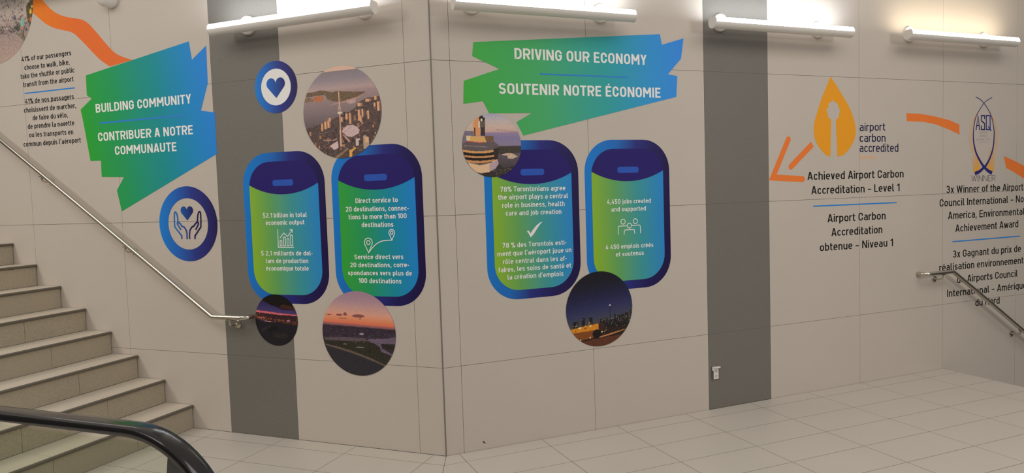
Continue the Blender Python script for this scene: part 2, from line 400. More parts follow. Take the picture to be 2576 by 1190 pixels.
for side, t, nn in (('R', TR, NR), ('L', TL, NL)):
    sg = 1 if side == 'R' else -1
    edges = [.0895+.598*i for i in range(-12, 9)]
    lim = 4.663 if side == 'R' else 2.137
    for e0, e1 in zip(edges, edges[1:]):
        if e0 >= lim: continue
        e1 = min(e1, lim)
        for n0, n1 in zip(rows_n, rows_n[1:]):
            P = [(t*(sg*e)+nn*n) for e, n in ((e0, n0), (e1, n0), (e1, n1), (e0, n1))]
            P = clip([(p.x, p.y) for p in P], sg*mt.x, sg*mt.y, 0)
            if len(P) < 3: continue
            P = inset(P, .0013)
            if len(P) >= 3:
                ar = sum(P[i-1][0]*P[i][1]-P[i][0]*P[i-1][1] for i in range(len(P)))
                fb.poly([(x, y, 0) for x, y in (P if ar > 0 else P[::-1])], 0)
# joint bed and slab under the tiles, ending at the top of the flight that goes down on the right
out = [wpos('L', -2.137, 0, 0), Vector((0, 0, 0)), wpos('R', 4.662, 0, 0), wpos('R', 4.662, 0, 6.6), wpos('L', -2.137, 0, 6.6)]
fb.flat([(p.x, p.y) for p in out], -.0015, 1)
fb.prism([(p.x, p.y) for p in out], -.25, -.02, 1)
ed = [wpos('R', 4.662, z, n) for n, z in ((0, -.0005), (6.6, -.0005), (6.6, -.25), (0, -.25))]; fb.poly([tuple(p) for p in ed], 0)
struct(fb.build('floor', [FLOOR, JOINT]))

# first steps of the flight that goes down on the right
lb = MB()
for k in range(9):
    lb.box((4.664+.2668*k, -.1776*(k+1)-.2, .004), (4.664+.2668*(k+1), -.1776*(k+1), 2.12))
struct(lb.build('floor_lower', FLOOR, matrix=frame('R')))

# ---------------------------------------------------------------- stairs going up on the left
RISE, GO, S0, WID = .1776, .2668, -2.137, 2.12
st = root('staircase', 'beige tiled staircase climbing to the left beside the pale wall with the steel handrail', 'staircase', 'L', S0, 0, 0)
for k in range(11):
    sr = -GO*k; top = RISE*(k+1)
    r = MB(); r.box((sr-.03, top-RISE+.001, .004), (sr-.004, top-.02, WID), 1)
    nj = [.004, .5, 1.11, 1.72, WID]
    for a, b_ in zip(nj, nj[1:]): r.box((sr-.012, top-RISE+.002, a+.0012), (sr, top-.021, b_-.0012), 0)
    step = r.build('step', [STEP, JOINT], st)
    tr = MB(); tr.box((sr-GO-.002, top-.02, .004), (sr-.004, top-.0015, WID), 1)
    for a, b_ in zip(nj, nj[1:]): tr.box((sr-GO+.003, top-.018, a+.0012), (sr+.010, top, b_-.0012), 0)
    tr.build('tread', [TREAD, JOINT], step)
    no = MB(); no.prism([(sr+.010, top-.0185), (sr+.016, top-.016), (sr+.018, top-.004), (sr+.014, top+.0012), (sr-.004, top+.0012), (sr+.010, top)], .006, WID)
    no.build('nosing_strip', mat('grey_nosing', (.14, .12, .095, 1), .6), step)['label'] = 'thin dark grey nosing strip'

# ---------------------------------------------------------------- handrails
def bracket(b, x, y, n):
    """Wall rosette, arm and saddle under a rail at (x, y, n)."""
    b.lathe([(.030, 0), (.030, .006), (.024, .010), (.010, .012)], (x, y-.062, .0005), (0, 0, 1), 20)
    b.tube([(x, y-.062, .008), (x, y-.062, n-.025), (x, y-.055, n-.006), (x, y-.040, n), (x, y-.018, n)], .0075, 10)
    b.box((x-.024, y-.0215, n-.011), (x+.024, y-.0165, n+.011))
def handrail(label, side, path, brs):
    s, z = path[1]; N_ = .082
    t = root('handrail', label, 'handrail', side, s, z, 0, 'steel handrails')
    P = [(a-s, b-z, N_) for a, b in path]
    d = 1 if side == 'L' else -1                 # the free end turns back to the wall
    e = P[0]; ret = [(e[0]+d*.050*math.sin(a), e[1], N_-.05+.05*math.cos(a)) for a in (1.57, 1.2, .8, .4, 0)]
    ret = [(ret[0][0], e[1], .004)] + ret
    b = MB(); b.tube(ret + P[1:], .0178, 16); b.build('rail', STEEL, t, True)
    for a, c in brs:
        b = MB(); bracket(b, a-s, c-z, N_); b.build('bracket', STEEL, t, True)
    return t
handrail('stainless steel handrail sloping down the left wall beside the beige staircase', 'L',
         [(-1.565, .878), (-1.812, .878), (-3.085, 1.722), (-3.946, 2.286), (-6.3, 3.83)], [(-1.655, .878), (-2.62, 1.412), (-3.48, 1.981), (-4.9, 2.91)])
handrail('stainless steel handrail sloping down over the black award text at the right', 'R',
         [(4.395, .886), (4.684, .886), (5.175, .566), (5.658, .246), (7.6, -1.03)], [(4.55, .886), (5.60, .285)])

# ---------------------------------------------------------------- tube wall lamps
COOL = emitter('cool_lamp_diffuser', (.90, .95, 1.0, 1), 34.0); WARM = emitter('warm_lamp_diffuser', (1.0, .86, .62, 1), 24.0)
def lamp(label, side, x0, x1, z, xs, glow, zc=None, rc=.067, dome=False):
    s = (xs[0]+xs[-1])/2; t = root('wall_lamp', label, 'wall lamp', side, s, z, 0, 'white tube wall lamps')
    r, n0, h = .044, .15, (x1-x0)/2; c = (x0+x1)/2-s; zc = (zc or z+.040)-z
    up = math.sqrt(1-.74**2)
    shell = [(r*math.cos(a), r*math.sin(a)) for a in np.radians(np.linspace(130, 356, 33))]
    b = MB()
    for k in range(len(shell)-1):
        (a0, b0), (a1, b1) = shell[k], shell[k+1]
        b.poly([(c-h, b0, n0+a0), (c-h, b1, n0+a1), (c+h, b1, n0+a1), (c+h, b0, n0+a0)])
        i0, j0, i1, j1 = a0*.95, b0*.95, a1*.95, b1*.95
        b.poly([(c+h, j0, n0+i0), (c+h, j1, n0+i1), (c-h, j1, n0+i1), (c-h, j0, n0+i0)])
    for sg in (1, -1):
        a0, b0 = shell[0 if sg > 0 else -1]
        q = [(c-h, b0, n0+a0), (c+h, b0, n0+a0), (c+h, b0*.95, n0+a0*.95), (c-h, b0*.95, n0+a0*.95)]
        b.poly(q if sg > 0 else q[::-1])
    b.build('tube_shell', WHITE, t, True)
    d = [(r*.985*math.cos(a), r*.985*math.sin(a)) for a in np.radians(np.linspace(2, 48, 8))] + [(r*.95*math.cos(a), r*.95*math.sin(a)) for a in np.radians((131, 150, 180))] + [(0, -.002)]
    b = MB()
    hh = h-.004; L = [(c-hh, y, n0+a) for a, y in d]; R_ = [(c+hh, y, n0+a) for a, y in d]
    for k in range(len(d)): j = (k+1) % len(d); b.poly([L[k], R_[k], R_[j], L[j]])
    b.poly(L[::-1]); b.poly(R_)
    b.build('diffuser', glow, t)['label'] = 'glowing white diffuser along the top'
    cap = [(r*1.02*math.cos(a), r*1.02*math.sin(a)) for a in np.radians(np.linspace(50-360+80, 50, 40))] 
    for e in (-1, 1):
        b = MB(); x = c+e*h; F0 = [(x, y, n0+a) for a, y in cap]; F1 = [(x+e*.008, y, n0+a) for a, y in cap]
        b.poly(F1 if e < 0 else F1[::-1]); b.poly(F0 if e > 0 else F0[::-1])
        for k in range(len(cap)): j = (k+1) % len(cap); q = [F0[k], F0[j], F1[j], F1[k]]; b.poly(q if e < 0 else q[::-1])
        b.build('end_cap', WHITE, t)
    for x in xs:
        b = MB(); b.lathe([(rc, .0005)] + [(rc*math.cos(a), .05*dome+rc*math.sin(a)) for a in np.linspace(0, 1.5, 9)] if dome else [(rc, .0005), (rc, .010), (rc*.93, .020), (rc*.6, .027), (rc*.2, .029)], (x-s, zc, 0), (0, 0, 1), 32)
        b.tube([(x-s, zc, .02), (x-s, zc-.005, .05), (x-s, -.012, .112)], .014, 12)
        b.build('wall_mount', WHITE, t, True)
    return t
lamp('white tube wall lamp over the grey strip beside the Building Community banner', 'L', -1.602, -.310, 2.898, (-1.418, -.468), COOL)
lamp('white tube wall lamp above the Driving Our Economy banner', 'R', .119, 1.402, 2.890, (.284, 1.233), COOL)
lamp('white tube wall lamp over the right grey strip above the outlet', 'R', 2.074, 3.397, 2.888, (2.251, 3.212), COOL)
lamp('warm yellowish tube wall lamp at the far right above the award emblem', 'R', 4.043, 5.379, 2.908, (4.231, 5.171), WARM)
lamp('tube wall lamp high over the stairs with only its round mount showing', 'L', -4.70, -2.74, 3.46, (-4.55, -2.70), COOL, 3.283, .070, True)

# ---------------------------------------------------------------- outlet on the right grey strip
x0, z1 = 2.1618, .2787
ou = root('wall_outlet', 'small white electrical outlet low on the right grey strip', 'outlet', 'R', x0, z1, 0)
b = MB(); b.box((-.036, -.050, 0), (.032, .050, .004)); b.build('cover_plate', mat('grey_cover', (.10, .095, .085, 1), .5), ou)
b = MB(); b.box((-.034, .041, .003), (.030, .050, .026)); b.box((-.034, .022, .003), (-.029, .042, .022)); b.build('rain_hood', WHITE, ou)
b = MB(); b.box((-.020, -.046, .004), (.024, .034, .009)); face = b.build('socket_plate', WHITE, ou)
for zz in (.012, -.026):
    b = MB()
    for xx in (-.005, .009): b.box((xx-.0015, zz-.002, .0085), (xx+.0015, zz+.010, .0096))
    b.lathe([(.0028, 0), (.0028, .001)], (.002, zz-.008, .0086), (0, 0, 1), 12)
    b.build('socket', mat('slot_black', (.02, .02, .02, 1), .6), face)

# ---------------------------------------------------------------- escalator at the lower left
es = root('escalator', 'escalator with black rubber handrail belt curving down over a glass balustrade', 'escalator', 'L', .02, 0, 2.35)
Rn, zt = .40, .9665
arcp = [(Rn*math.sin(a), zt-Rn+Rn*math.cos(a)) for a in np.linspace(0, math.pi, 40)]
path = [(-3.4, zt), (-1.5, zt), (-.6, zt), (-.2, zt)] + arcp + [(-.4, zt-2*Rn), (-3.4, zt-2*Rn)]
pf = [(-.036, -.032), (-.040, -.026), (-.041, -.012), (-.038, -.004), (-.030, 0), (-.015, .0012), (.015, .0012), (.030, 0), (.038, -.004), (.041, -.012), (.040, -.026), (.036, -.032), (.022, -.032), (.022, -.022), (-.022, -.022), (-.022, -.032)]
b = MB(); b.tube([(x, y, 0) for x, y in path], 0, prof=pf, up=(0, 0, 1), mi=0)
b.build('handrail_belt', RUBBER, es, True)
gl = bpy.data.materials.new('balustrade_glass'); gl.use_nodes = True; nt = gl.node_tree; nt.nodes.clear()
o_ = nt.nodes.new('ShaderNodeOutputMaterial'); tb = nt.nodes.new('ShaderNodeBsdfTransparent'); gb = nt.nodes.new('ShaderNodeBsdfGlossy'); fr = nt.nodes.new('ShaderNodeValue'); ms = nt.nodes.new('ShaderNodeMixShader')
tb.inputs[0].default_value = (.94, .965, .915, 1); gb.inputs[0].default_value = (.8, .85, .8, 1); gb.inputs['Roughness'].default_value = .02; fr.outputs[0].default_value = .05
for a_, b_ in ((fr.outputs[0], ms.inputs[0]), (tb.outputs[0], ms.inputs[1]), (gb.outputs[0], ms.inputs[2]), (ms.outputs[0], o_.inputs[0])): nt.links.new(a_, b_)
ri = Rn-.036
b = MB(); b.prism([(-3.4, zt-.036), (.155, zt-.036-.028), (.10, zt-2*Rn-.02), (-3.4, zt-2*Rn-.02)], -.005, .005); b.build('glass_panel', gl, es)
nw = [(ri*math.sin(a), zt-Rn+ri*math.cos(a)) for a in np.linspace(.49, math.pi, 30)]
b = MB(); b.prism(nw + [(.06, zt-Rn-ri), (.165, zt-.066)], -.012, .012); b.build('newel_panel', mat('dark_steel_panel', (.085, .082, .076, 1), .5, .2), es)
b = MB(); b.prism([(-3.4, .001), (.55, .001), (.55, .04), (.40, .12), (.20, zt-2*Rn+.02), (-3.4, zt-2*Rn+.02)], -.16, .13); b.build('base_deck', STEEL, es)

# ---------------------------------------------------------------- printed wall graphics
def letters(name, lines, weight, s, z, layer, m, parent):
    b = MB()
    for ln in lines:
        for pl in text_polys(ln[0], *ln[1], weight, ln[2] if len(ln) > 2 else None): b.print_([(x-s, y-z) for x, y in pl], layer)
    return b.build(name, m, parent)
def bar(name, s0, z0, s1, z1, H, s, z, layer, m, parent):
    b = MB(); b.flat(rel([(s0, z0-H/2), (s1, z1-H/2), (s1, z1+H/2), (s0, z0+H/2)], s, z), U*layer); return b.build(name, m, parent)
def sheet(name, pts, layer, m, parent, holes=()):
    b = MB(); b.flat(pts, U*layer, 0, holes); return b.build(name, m, parent)
def lines_part(name, paths, w, layer, m, parent, round_ends=False):
    b = MB()
    for p in paths:
        pts, closed = (p[1], True) if p[0] == 'closed' else (p, False)
        ww = w
        for q in stroke(pts, ww, closed): b.print_(q, layer)
        if round_ends and not closed:
            for c in (pts[0], pts[-1]): b.print_([(c[0]+w/2*math.cos(a), c[1]+w/2*math.sin(a)) for a in np.linspace(0, 2*math.pi, 16, False)], layer)
    return b.build(name, m, parent)
def ring(r, n=96, cx=0, cy=0): return [(cx+r*math.cos(2*math.pi*i/n), cy+r*math.sin(2*math.pi*i/n)) for i in range(n)]
def mean(P): return (min(p[0] for p in P)+max(p[0] for p in P))/2, (min(p[1] for p in P)+max(p[1] for p in P))/2

# orange ribbon and the paragraph at the far left
P = [(-3.5973, 3.4162), (-3.5339, 3.4216), (-3.4701, 3.4044), (-3.4411, 3.3695), (-3.4117, 3.3391), (-3.3526, 3.2851), (-3.268, 3.2349), (-3.17, 3.2013), (-3.0357, 3.1702), (-2.9593, 3.1309), (-2.8753, 3.052), (-2.7928, 2.9653), (-2.7158, 2.8927), (-2.6541, 2.8544), (-2.5464, 2.8139), (-2.5239, 2.8062), (-2.7221, 2.7577), (-2.7588, 2.7805), (-2.8641, 2.8469), (-3.005, 2.9745), (-3.1201, 3.0702), (-3.2113, 3.1024), (-3.3292, 3.1355), (-3.4279, 3.1824), (-3.4885, 3.2275), (-3.5619, 3.2812)]
s, z = mean(P)
up = smooth_path(P[3:16], 4); lo_ = smooth_path(P[17:], 4)
t = root('ribbon_graphic', 'wavy orange ribbon running from the street photo down to the Building Community banner', 'wall graphic', 'L', s, z)
sheet('ribbon', rel(P[:3] + up + lo_, s, z), 1, gradient('ribbon_orange', [(0, (212, 120, 40)), (.5, (206, 102, 48)), (1, (206, 102, 52))], -.6, .5), t)

s, z = -3.4423, 2.5663
t = root('wall_text', 'black lettering block about passengers who walk, bike or take the shuttle, left of the banner', 'wall lettering', 'L', s, z)
letters('english_lettering', [('41% of our passengers', (-3.733, 2.9096, -3.1631, 2.9057, .0406)), ('choose to walk, bike,', (-3.7065, 2.8396, -3.1881, 2.8358, .0407)),
    ('take the shuttle or public', (-3.7588, 2.7715, -3.1412, 2.7697, .0407)), ('transit from the airport', (-3.7372, 2.7032, -3.1579, 2.7019, .0408))], .15, s, z, 1, VK, t)
bar('divider_line', *(-3.7266, 2.6517, -3.1511, 2.6499, .0101), s, z, 1, VLINE, t)['label'] = 'blue dividing line'
letters('french_lettering', [('41% de nos passagers', (-3.7272, 2.5667, -3.1683, 2.564, .041)), ('choisissent de marcher,', (-3.7486, 2.4957, -3.1488, 2.4923, .041)), ('de faire du v\u00e9lo,', (-3.6529, 2.4276, -3.2486, 2.4257, .0411)),
    ('de prendre la navette', (-3.7169, 2.3622, -3.184, 2.3585, .0412)), ('ou les transports en', (-3.7083, 2.2919, -3.2006, 2.2882, .0413)), ("commun depuis l'a\u00e9roport", (-3.7826, 2.2195, -3.123, 2.218, .0414))], .15, s, z, 1, VK, t)

# the two torn-edge banners
def banner(label, side, P, blend, tilt, lines, div, text_w):
    s, z = mean(P); t = root('banner_graphic', label, 'wall banner', side, s, z)
    x0, x1 = min(p[0] for p in P)-s, max(p[0] for p in P)-s
    sheet('backing', rel(P, s, z), 2, gradient('banner_blend_'+side, blend, x0, x1, tilt), t)
    letters('english_lettering', lines[:1], text_w, s, z, 3, VW, t); letters('french_lettering', lines[1:], text_w, s, z, 3, VW, t)
    bar('divider_line', *div, s, z, 3, VLINE, t)['label'] = 'thin blue dividing line'
banner('green to blue torn-edge banner reading Building Community, beside the orange ribbon', 'L',
    [(-3.0201, 2.7349), (-1.9615, 2.8864), (-1.9426, 2.7523), (-1.8033, 2.8399), (-1.8079, 2.5866), (-1.8093, 2.5673), (-1.8865, 2.3807), (-1.7594, 2.3579), (-1.7608, 2.0596), (-2.7331, 1.6628), (-2.7699, 1.829), (-2.687, 1.9274), (-2.9225, 1.9378), (-2.9192, 2.0661), (-3.0322, 2.0683), (-3.0835, 2.3863), (-3.1017, 2.4748), (-2.9748, 2.5517), (-3.0239, 2.5812)],
    [(0, (46, 150, 42)), (.30, (38, 142, 88)), (.62, (30, 132, 140)), (.85, (34, 126, 186)), (1, (40, 122, 204))], .12,
    [('BUILDING COMMUNITY', (-2.9373, 2.4385, -1.9706, 2.4397, .0675)), ('CONTRIBUER A NOTRE', (-2.9319, 2.2159, -1.9725, 2.2147, .0674)), ('COMMUNAUTE', (-2.7626, 2.102, -2.1395, 2.0997, .067))],
    (-2.906, 2.3559, -2.0281, 2.3587, .0131), .165)
banner('green to blue torn-edge banner reading Driving Our Economy, under the second tube lamp', 'R',
    [(.2897, 2.6884), (1.7202, 2.8153), (1.7354, 2.7407), (1.9243, 2.796), (1.8987, 2.6467), (1.7818, 2.5305), (1.8638, 2.5205), (1.8513, 2.3692), (.6215, 2.0866), (.5745, 2.1767), (.6879, 2.2372), (.3824, 2.2327), (.3412, 2.3105), (.2063, 2.2905), (.215, 2.4377), (.4652, 2.5226), (.2786, 2.5987)],
    [(0, (64, 160, 62)), (.32, (66, 156, 98)), (.62, (44, 146, 150)), (.85, (46, 134, 198)), (1, (50, 126, 218))], .10,
    [('DRIVING OUR ECONOMY', (.5756, 2.5925, 1.6019, 2.5901, .0721)), ('SOUTENIR NOTRE \u00c9CONOMIE', (.4556, 2.3599, 1.7144, 2.3595, .0718))],
    (.7557, 2.499, 1.4457, 2.4984, .0103), .165)

# round emblems
def heart(cx, cy, w, h, n=14):
    a = w/4; top = [(cx-a+a*math.cos(t), cy+h*.5-a*1.02+a*1.02*math.sin(t)) for t in np.linspace(math.pi*1.20, .12, n)]
    rt = [(2*cx-x, y) for x, y in top[::-1]]
    return [(cx, cy-h/2)] + top + rt
EMB = [(0, (30, 116, 196)), (.3, (36, 92, 172)), (.6, (44, 52, 124)), (1, (36, 28, 76))]
def emblem(label, s, z, r, ri_, disc):
    t = root('emblem_graphic', label, 'round emblem', 'L', s, z)
    g = gradient('emblem_blue_%d' % (r*1000), EMB, -r, r)
    b = MB(); O_, I_ = ring(r), ring(ri_)
    for i in range(96): j = (i+1) % 96; b.poly([(*I_[i], U*3), (*O_[i], U*3), (*O_[j], U*3), (*I_[j], U*3)])
    b.build('ring', g, t)
    if disc: sheet('disc', ring(ri_), 2, VW, t)
    return t
cx, cz, r = (-1.2075, 2.4935, .18)
t = emblem('round blue emblem with a solid heart on white, on the edge of the grey strip', cx, cz, r, r*.70, True)
hp = [(-1.2858, 2.5249), (-1.1291, 2.5116), (-1.2076, 2.4176), (-1.204, 2.5567)]
sheet('heart', heart((hp[0][0]+hp[1][0])/2-cx, (hp[2][1]+hp[3][1])/2-cz, hp[1][0]-hp[0][0], hp[3][1]-hp[2][1]), 4, gradient('heart_blue', [(0, (34, 96, 180)), (1, (40, 40, 104))], -r*.4, r*.4), t)
cx, cz, r = (-2.0733, 1.5554, .2801)
t = emblem('round blue emblem with two open hands under a heart, below the Building Community banner', cx, cz, r, r*.685, False)
hp = [(-2.1365, 1.6555), (-2.0159, 1.6528), (-2.0758, 1.5812), (-2.0707, 1.6866)]
sheet('heart', heart((hp[0][0]+hp[1][0])/2-cx, (hp[2][1]+hp[3][1])/2-cz, hp[1][0]-hp[0][0], hp[3][1]-hp[2][1]), 3, gradient('small_heart_blue', [(0, (32, 84, 160)), (1, (36, 34, 88))], -.07, .05), t)
hg = gradient('hands_blue', [(0, (36, 110, 186)), (.45, (42, 58, 130)), (.6, (38, 30, 82)), (1, (34, 26, 70))], -r*.55, r*.55)
lh = [(-2.1414, 1.442), (-2.1395, 1.4662), (-2.2039, 1.535), (-2.2037, 1.5881), (-2.1999, 1.6344), (-2.1944, 1.6446), (-2.1856, 1.6455), (-2.1764, 1.6339), (-2.1695, 1.603), (-2.1697, 1.5747)]
lt = [(-2.1445, 1.512), (-2.1778, 1.5578), (-2.1738, 1.566), (-2.1615, 1.5678), (-2.1444, 1.5563), (-2.1343, 1.5397), (-2.1097, 1.5301), (-2.0929, 1.5068), (-2.0881, 1.4837), (-2.09, 1.4416)]
rh = [(-2.014, 1.441), (-2.0121, 1.465), (-1.9507, 1.5314), (-1.9468, 1.5836), (-1.9455, 1.6342), (-1.9527, 1.6435), (-1.9627, 1.6407), (-1.9711, 1.6246), (-1.978, 1.5943), (-1.9814, 1.5664)]
rt_ = [(-2.0021, 1.5097), (-1.9705, 1.5546), (-1.9738, 1.5628), (-1.988, 1.5655), (-2.0033, 1.5541), (-2.0177, 1.538), (-2.0367, 1.5316), (-2.0569, 1.5089), (-2.0629, 1.4834), (-2.0661, 1.4414)]
lines_part('hands', [rel(p, cx, cz) for p in (lh, lt, rh, rt_)], .0125, 3, hg, t)

# window-shaped panels
BORDER = [(0, (24, 112, 192)), (.30, (30, 96, 172)), (.52, (40, 44, 116)), (.75, (34, 28, 84)), (1, (30, 22, 66))]
LIME = [(0, (128, 168, 42)), (.30, (92, 152, 84)), (.62, (58, 140, 144)), (1, (38, 124, 192))]
GREEN = [(0, (52, 152, 50)), (.35, (36, 140, 92)), (.68, (26, 130, 156)), (1, (32, 122, 198))]
def rrect(x0, y0, x1, y1, r, n=12):
    return arc(x1-r, y1-r, r, r, 0, 90, n)+arc(x0+r, y1-r, r, r, 90, 180, n)+arc(x0+r, y0+r, r, r, 180, 270, n)+arc(x1-r, y0+r, r, r, 270, 360, n)
BG = gradient('window_border_blue', BORDER, -.35, .35, -.10)
GLASS = {'lime': gradient('lime_blend', LIME, -.30, .30, .05), 'green': gradient('green_blend', GREEN, -.30, .30, .05)}
def window_panel(label, side, s0, s1, z0, z1, glass, en, fr_, icon, w):
    s, z = (s0+s1)/2, (z0+z1)/2; t = root('window_graphic', label, 'window graphic', side, s, z, 0, 'airplane window graphics')
    hw, hh = (s1-s0)/2, (z1-z0)/2; bw, bt = .054, .064
    sheet('border', rrect(-hw, -hh, hw, hh, .222), 1, BG, t)
    ix, iy0, iy1 = hw-bw, -hh+bt-.002, hh-bt
    inner = rrect(-ix, iy0, ix, iy1, .178)
    sheet('pane_graphic', inner, 2, GLASS[glass], t)
    ys, yc = hh-.222, hh-.295
    k = (ix**2-(ys-yc)**2)/(2*(ys-yc)); R0 = k+(ys-yc)
    low = [(x, yc+R0-math.sqrt(R0*R0-x*x)) for x in np.linspace(-ix, ix, 25)]
    top = [p for p in arc(ix-.178, iy1-.178, .178, .178, 0, 90, 12)+arc(-ix+.178, iy1-.178, .178, .178, 90, 180, 12) if p[1] > ys]
    sh = sheet('shade', low+top, 3, VSHADE, t)
    sheet('shade_handle', rrect(-.088, hh-.236, .088, hh-.192, .018, 5), 4, VPILL, sh)
    letters('english_lettering', en, w, s, z, 3, VW, t); letters('french_lettering', fr_, w, s, z, 3, VW, t)
    icon(t, s, z)
def circ(cx, cy, rx, ry_=None, n=24): return ('closed', [(cx+rx*math.cos(2*math.pi*i/n), cy+(ry_ or rx)*math.sin(2*math.pi*i/n)) for i in range(n)])
def icon1(t, s, z):
    p = [[(-1.2547, 1.5063), (-1.2574, 1.3772), (-1.1233, 1.3767)], [(-1.24, 1.4425), (-1.2041, 1.4774), (-1.1731, 1.4526), (-1.1343, 1.4961)], [(-1.1531, 1.4997), (-1.131, 1.4997), (-1.1322, 1.4793)]]
    q = [[(-1.2411, 1.3879), (-1.2398, 1.4248), (-1.2249, 1.4247), (-1.2248, 1.3879)], [(-1.2108, 1.3873), (-1.2091, 1.4486), (-1.1929, 1.4485), (-1.1944, 1.3873)], [(-1.18, 1.3881), (-1.1797, 1.4371), (-1.1639, 1.4369), (-1.1642, 1.388)], [(-1.1503, 1.3886), (-1.1488, 1.4623), (-1.1318, 1.4621), (-1.1336, 1.3885)]]
    lines_part('chart_icon', [rel(a, s, z) for a in p] + [('closed', rel(a, s, z)) for a in q], .0058, 3, VW, t)
def pin(P, s, z):
    l, r_, top, tip = rel(P, s, z); cx_, rx = (l[0]+r_[0])/2, (r_[0]-l[0])/2; cy_ = top[1]-rx
    a = [(cx_+rx*math.cos(x), cy_+rx*math.sin(x)) for x in np.linspace(-.35, math.pi+.35, 22)]
    return [('closed', [tip]+a), circ(cx_, cy_, rx*.44)]
def icon2(t, s, z):
    c = smooth_path([(-.5154, 1.3419), (-.4867, 1.3725), (-.4525, 1.3991), (-.4148, 1.4148), (-.384, 1.4191), (-.3372, 1.4214)], 5)
    lines_part('route_icon', pin([(-.5489, 1.4115), (-.4878, 1.4111), (-.5175, 1.4366), (-.5196, 1.3373)], s, z)+pin([(-.3576, 1.471), (-.3141, 1.4705), (-.3349, 1.4915), (-.3362, 1.4219)], s, z)+[rel(c, s, z)], .0058, 3, VW, t)
def icon3(t, s, z):
    sheet('check_icon', rel([(.6253, 1.4449), (.6346, 1.4506), (.6417, 1.4435), (.6515, 1.429), (.6681, 1.4505), (.6966, 1.4805), (.7259, 1.5001), (.7416, 1.503), (.7243, 1.487), (.7046, 1.4634), (.6776, 1.426), (.6599, 1.4082), (.6494, 1.4025), (.6389, 1.426)], s, z), 3, VW, t)
def icon4(t, s, z):
    pl = [circ(a-s, c-z, .0175, .0175) for a, c in [(1.3756, 1.4751), (1.4775, 1.4742), (1.4269, 1.4445)]]
    pl += [rel(p, s, z) for p in ([(1.3335, 1.3841), (1.3352, 1.4363), (1.3377, 1.4425), (1.3433, 1.4445), (1.4054, 1.4446)], [(1.4487, 1.4443), (1.5078, 1.4447), (1.5157, 1.442), (1.5186, 1.4347), (1.519, 1.3845)], [(1.3823, 1.3836), (1.3846, 1.4071), (1.3881, 1.4132), (1.3947, 1.4149), (1.4579, 1.4152), (1.4659, 1.4134), (1.469, 1.4069), (1.4708, 1.3841)])]
    lines_part('people_icon', pl, .0056, 3, VW, t)
window_panel('airplane window graphic with the economic output figure and a bar chart icon', 'L', -1.5385, -.8425, .978, 2.044, 'lime',
    [('$2.1 billion in total', (-1.3783, 1.588, -1.0034, 1.5874, .0329)), ('economic output', (-1.3553, 1.5359, -1.0257, 1.5359, .0329))],
    [('$ 2,1 milliards de dol-', (-1.411, 1.3191, -.9702, 1.3193, .0325)), ('lars de production', (-1.3711, 1.2642, -1.0098, 1.266, .0326)), ('\u00e9conomique totale', (-1.3747, 1.2106, -1.008, 1.213, .0327))], icon1, .155)
window_panel('airplane window graphic with a route pin icon about direct service to destinations', 'L', -.788, -.095, .983, 2.052, 'green',
    [('Direct service to', (-.6038, 1.671, -.2802, 1.6707, .0331)), ('20 destinations, connec-', (-.6837, 1.6165, -.2011, 1.6135, .0332)), ('tions to more than 100', (-.6642, 1.5637, -.2193, 1.5636, .0332)), ('destinations', (-.5642, 1.5094, -.3208, 1.5094, .0328))],
    [('Service direct vers', (-.6326, 1.2938, -.2563, 1.2959, .0319)), ('20 destinations, corre-', (-.669, 1.239, -.2168, 1.2421, .0325)), ('spondances vers plus de', (-.6893, 1.1857, -.1984, 1.1873, .0325)), ('100 destinations', (-.6079, 1.1333, -.2784, 1.1335, .0326))], icon2, .155)
window_panel('airplane window graphic with a check mark and the survey of local residents', 'R', .331, 1.027, .988, 2.056, 'lime',
    [('78% Torontonians agree', (.4426, 1.7149, .9235, 1.7123, .0343)), ('the airport plays a central', (.4243, 1.663, .9411, 1.6586, .0338)), ('role in business, health', (.4516, 1.6087, .914, 1.6044, .0339)), ('care and job creation', (.4753, 1.5562, .8876, 1.5512, .0334))],
    [('78 % des Torontois esti-', (.4445, 1.3412, .9193, 1.3373, .033)), ("ment que l'a\u00e9roport joue un", (.4058, 1.2872, .9562, 1.2832, .033)), ('r\u00f4le central dans les af-', (.4434, 1.2329, .9177, 1.2266, .0331)), ('faires, les soins de sant\u00e9 et', (.4096, 1.1798, .9513, 1.1753, .0331)), ("la cr\u00e9ation d'emplois", (.4728, 1.1262, .8898, 1.1223, .0331))], icon3, .145)
window_panel('airplane window graphic with a three people icon about jobs created', 'R', 1.0765, 1.777, .988, 2.058, 'lime',
    [('4,450 jobs created', (1.2479, 1.6047, 1.6126, 1.6021, .033)), ('and supported', (1.2822, 1.5502, 1.5692, 1.5477, .0325))],
    [('4 450 emplois cr\u00e9\u00e9s', (1.2285, 1.2842, 1.6264, 1.2798, .0321)), ('et soutenus', (1.3109, 1.2283, 1.5436, 1.2268, .0321))], icon4, .145)

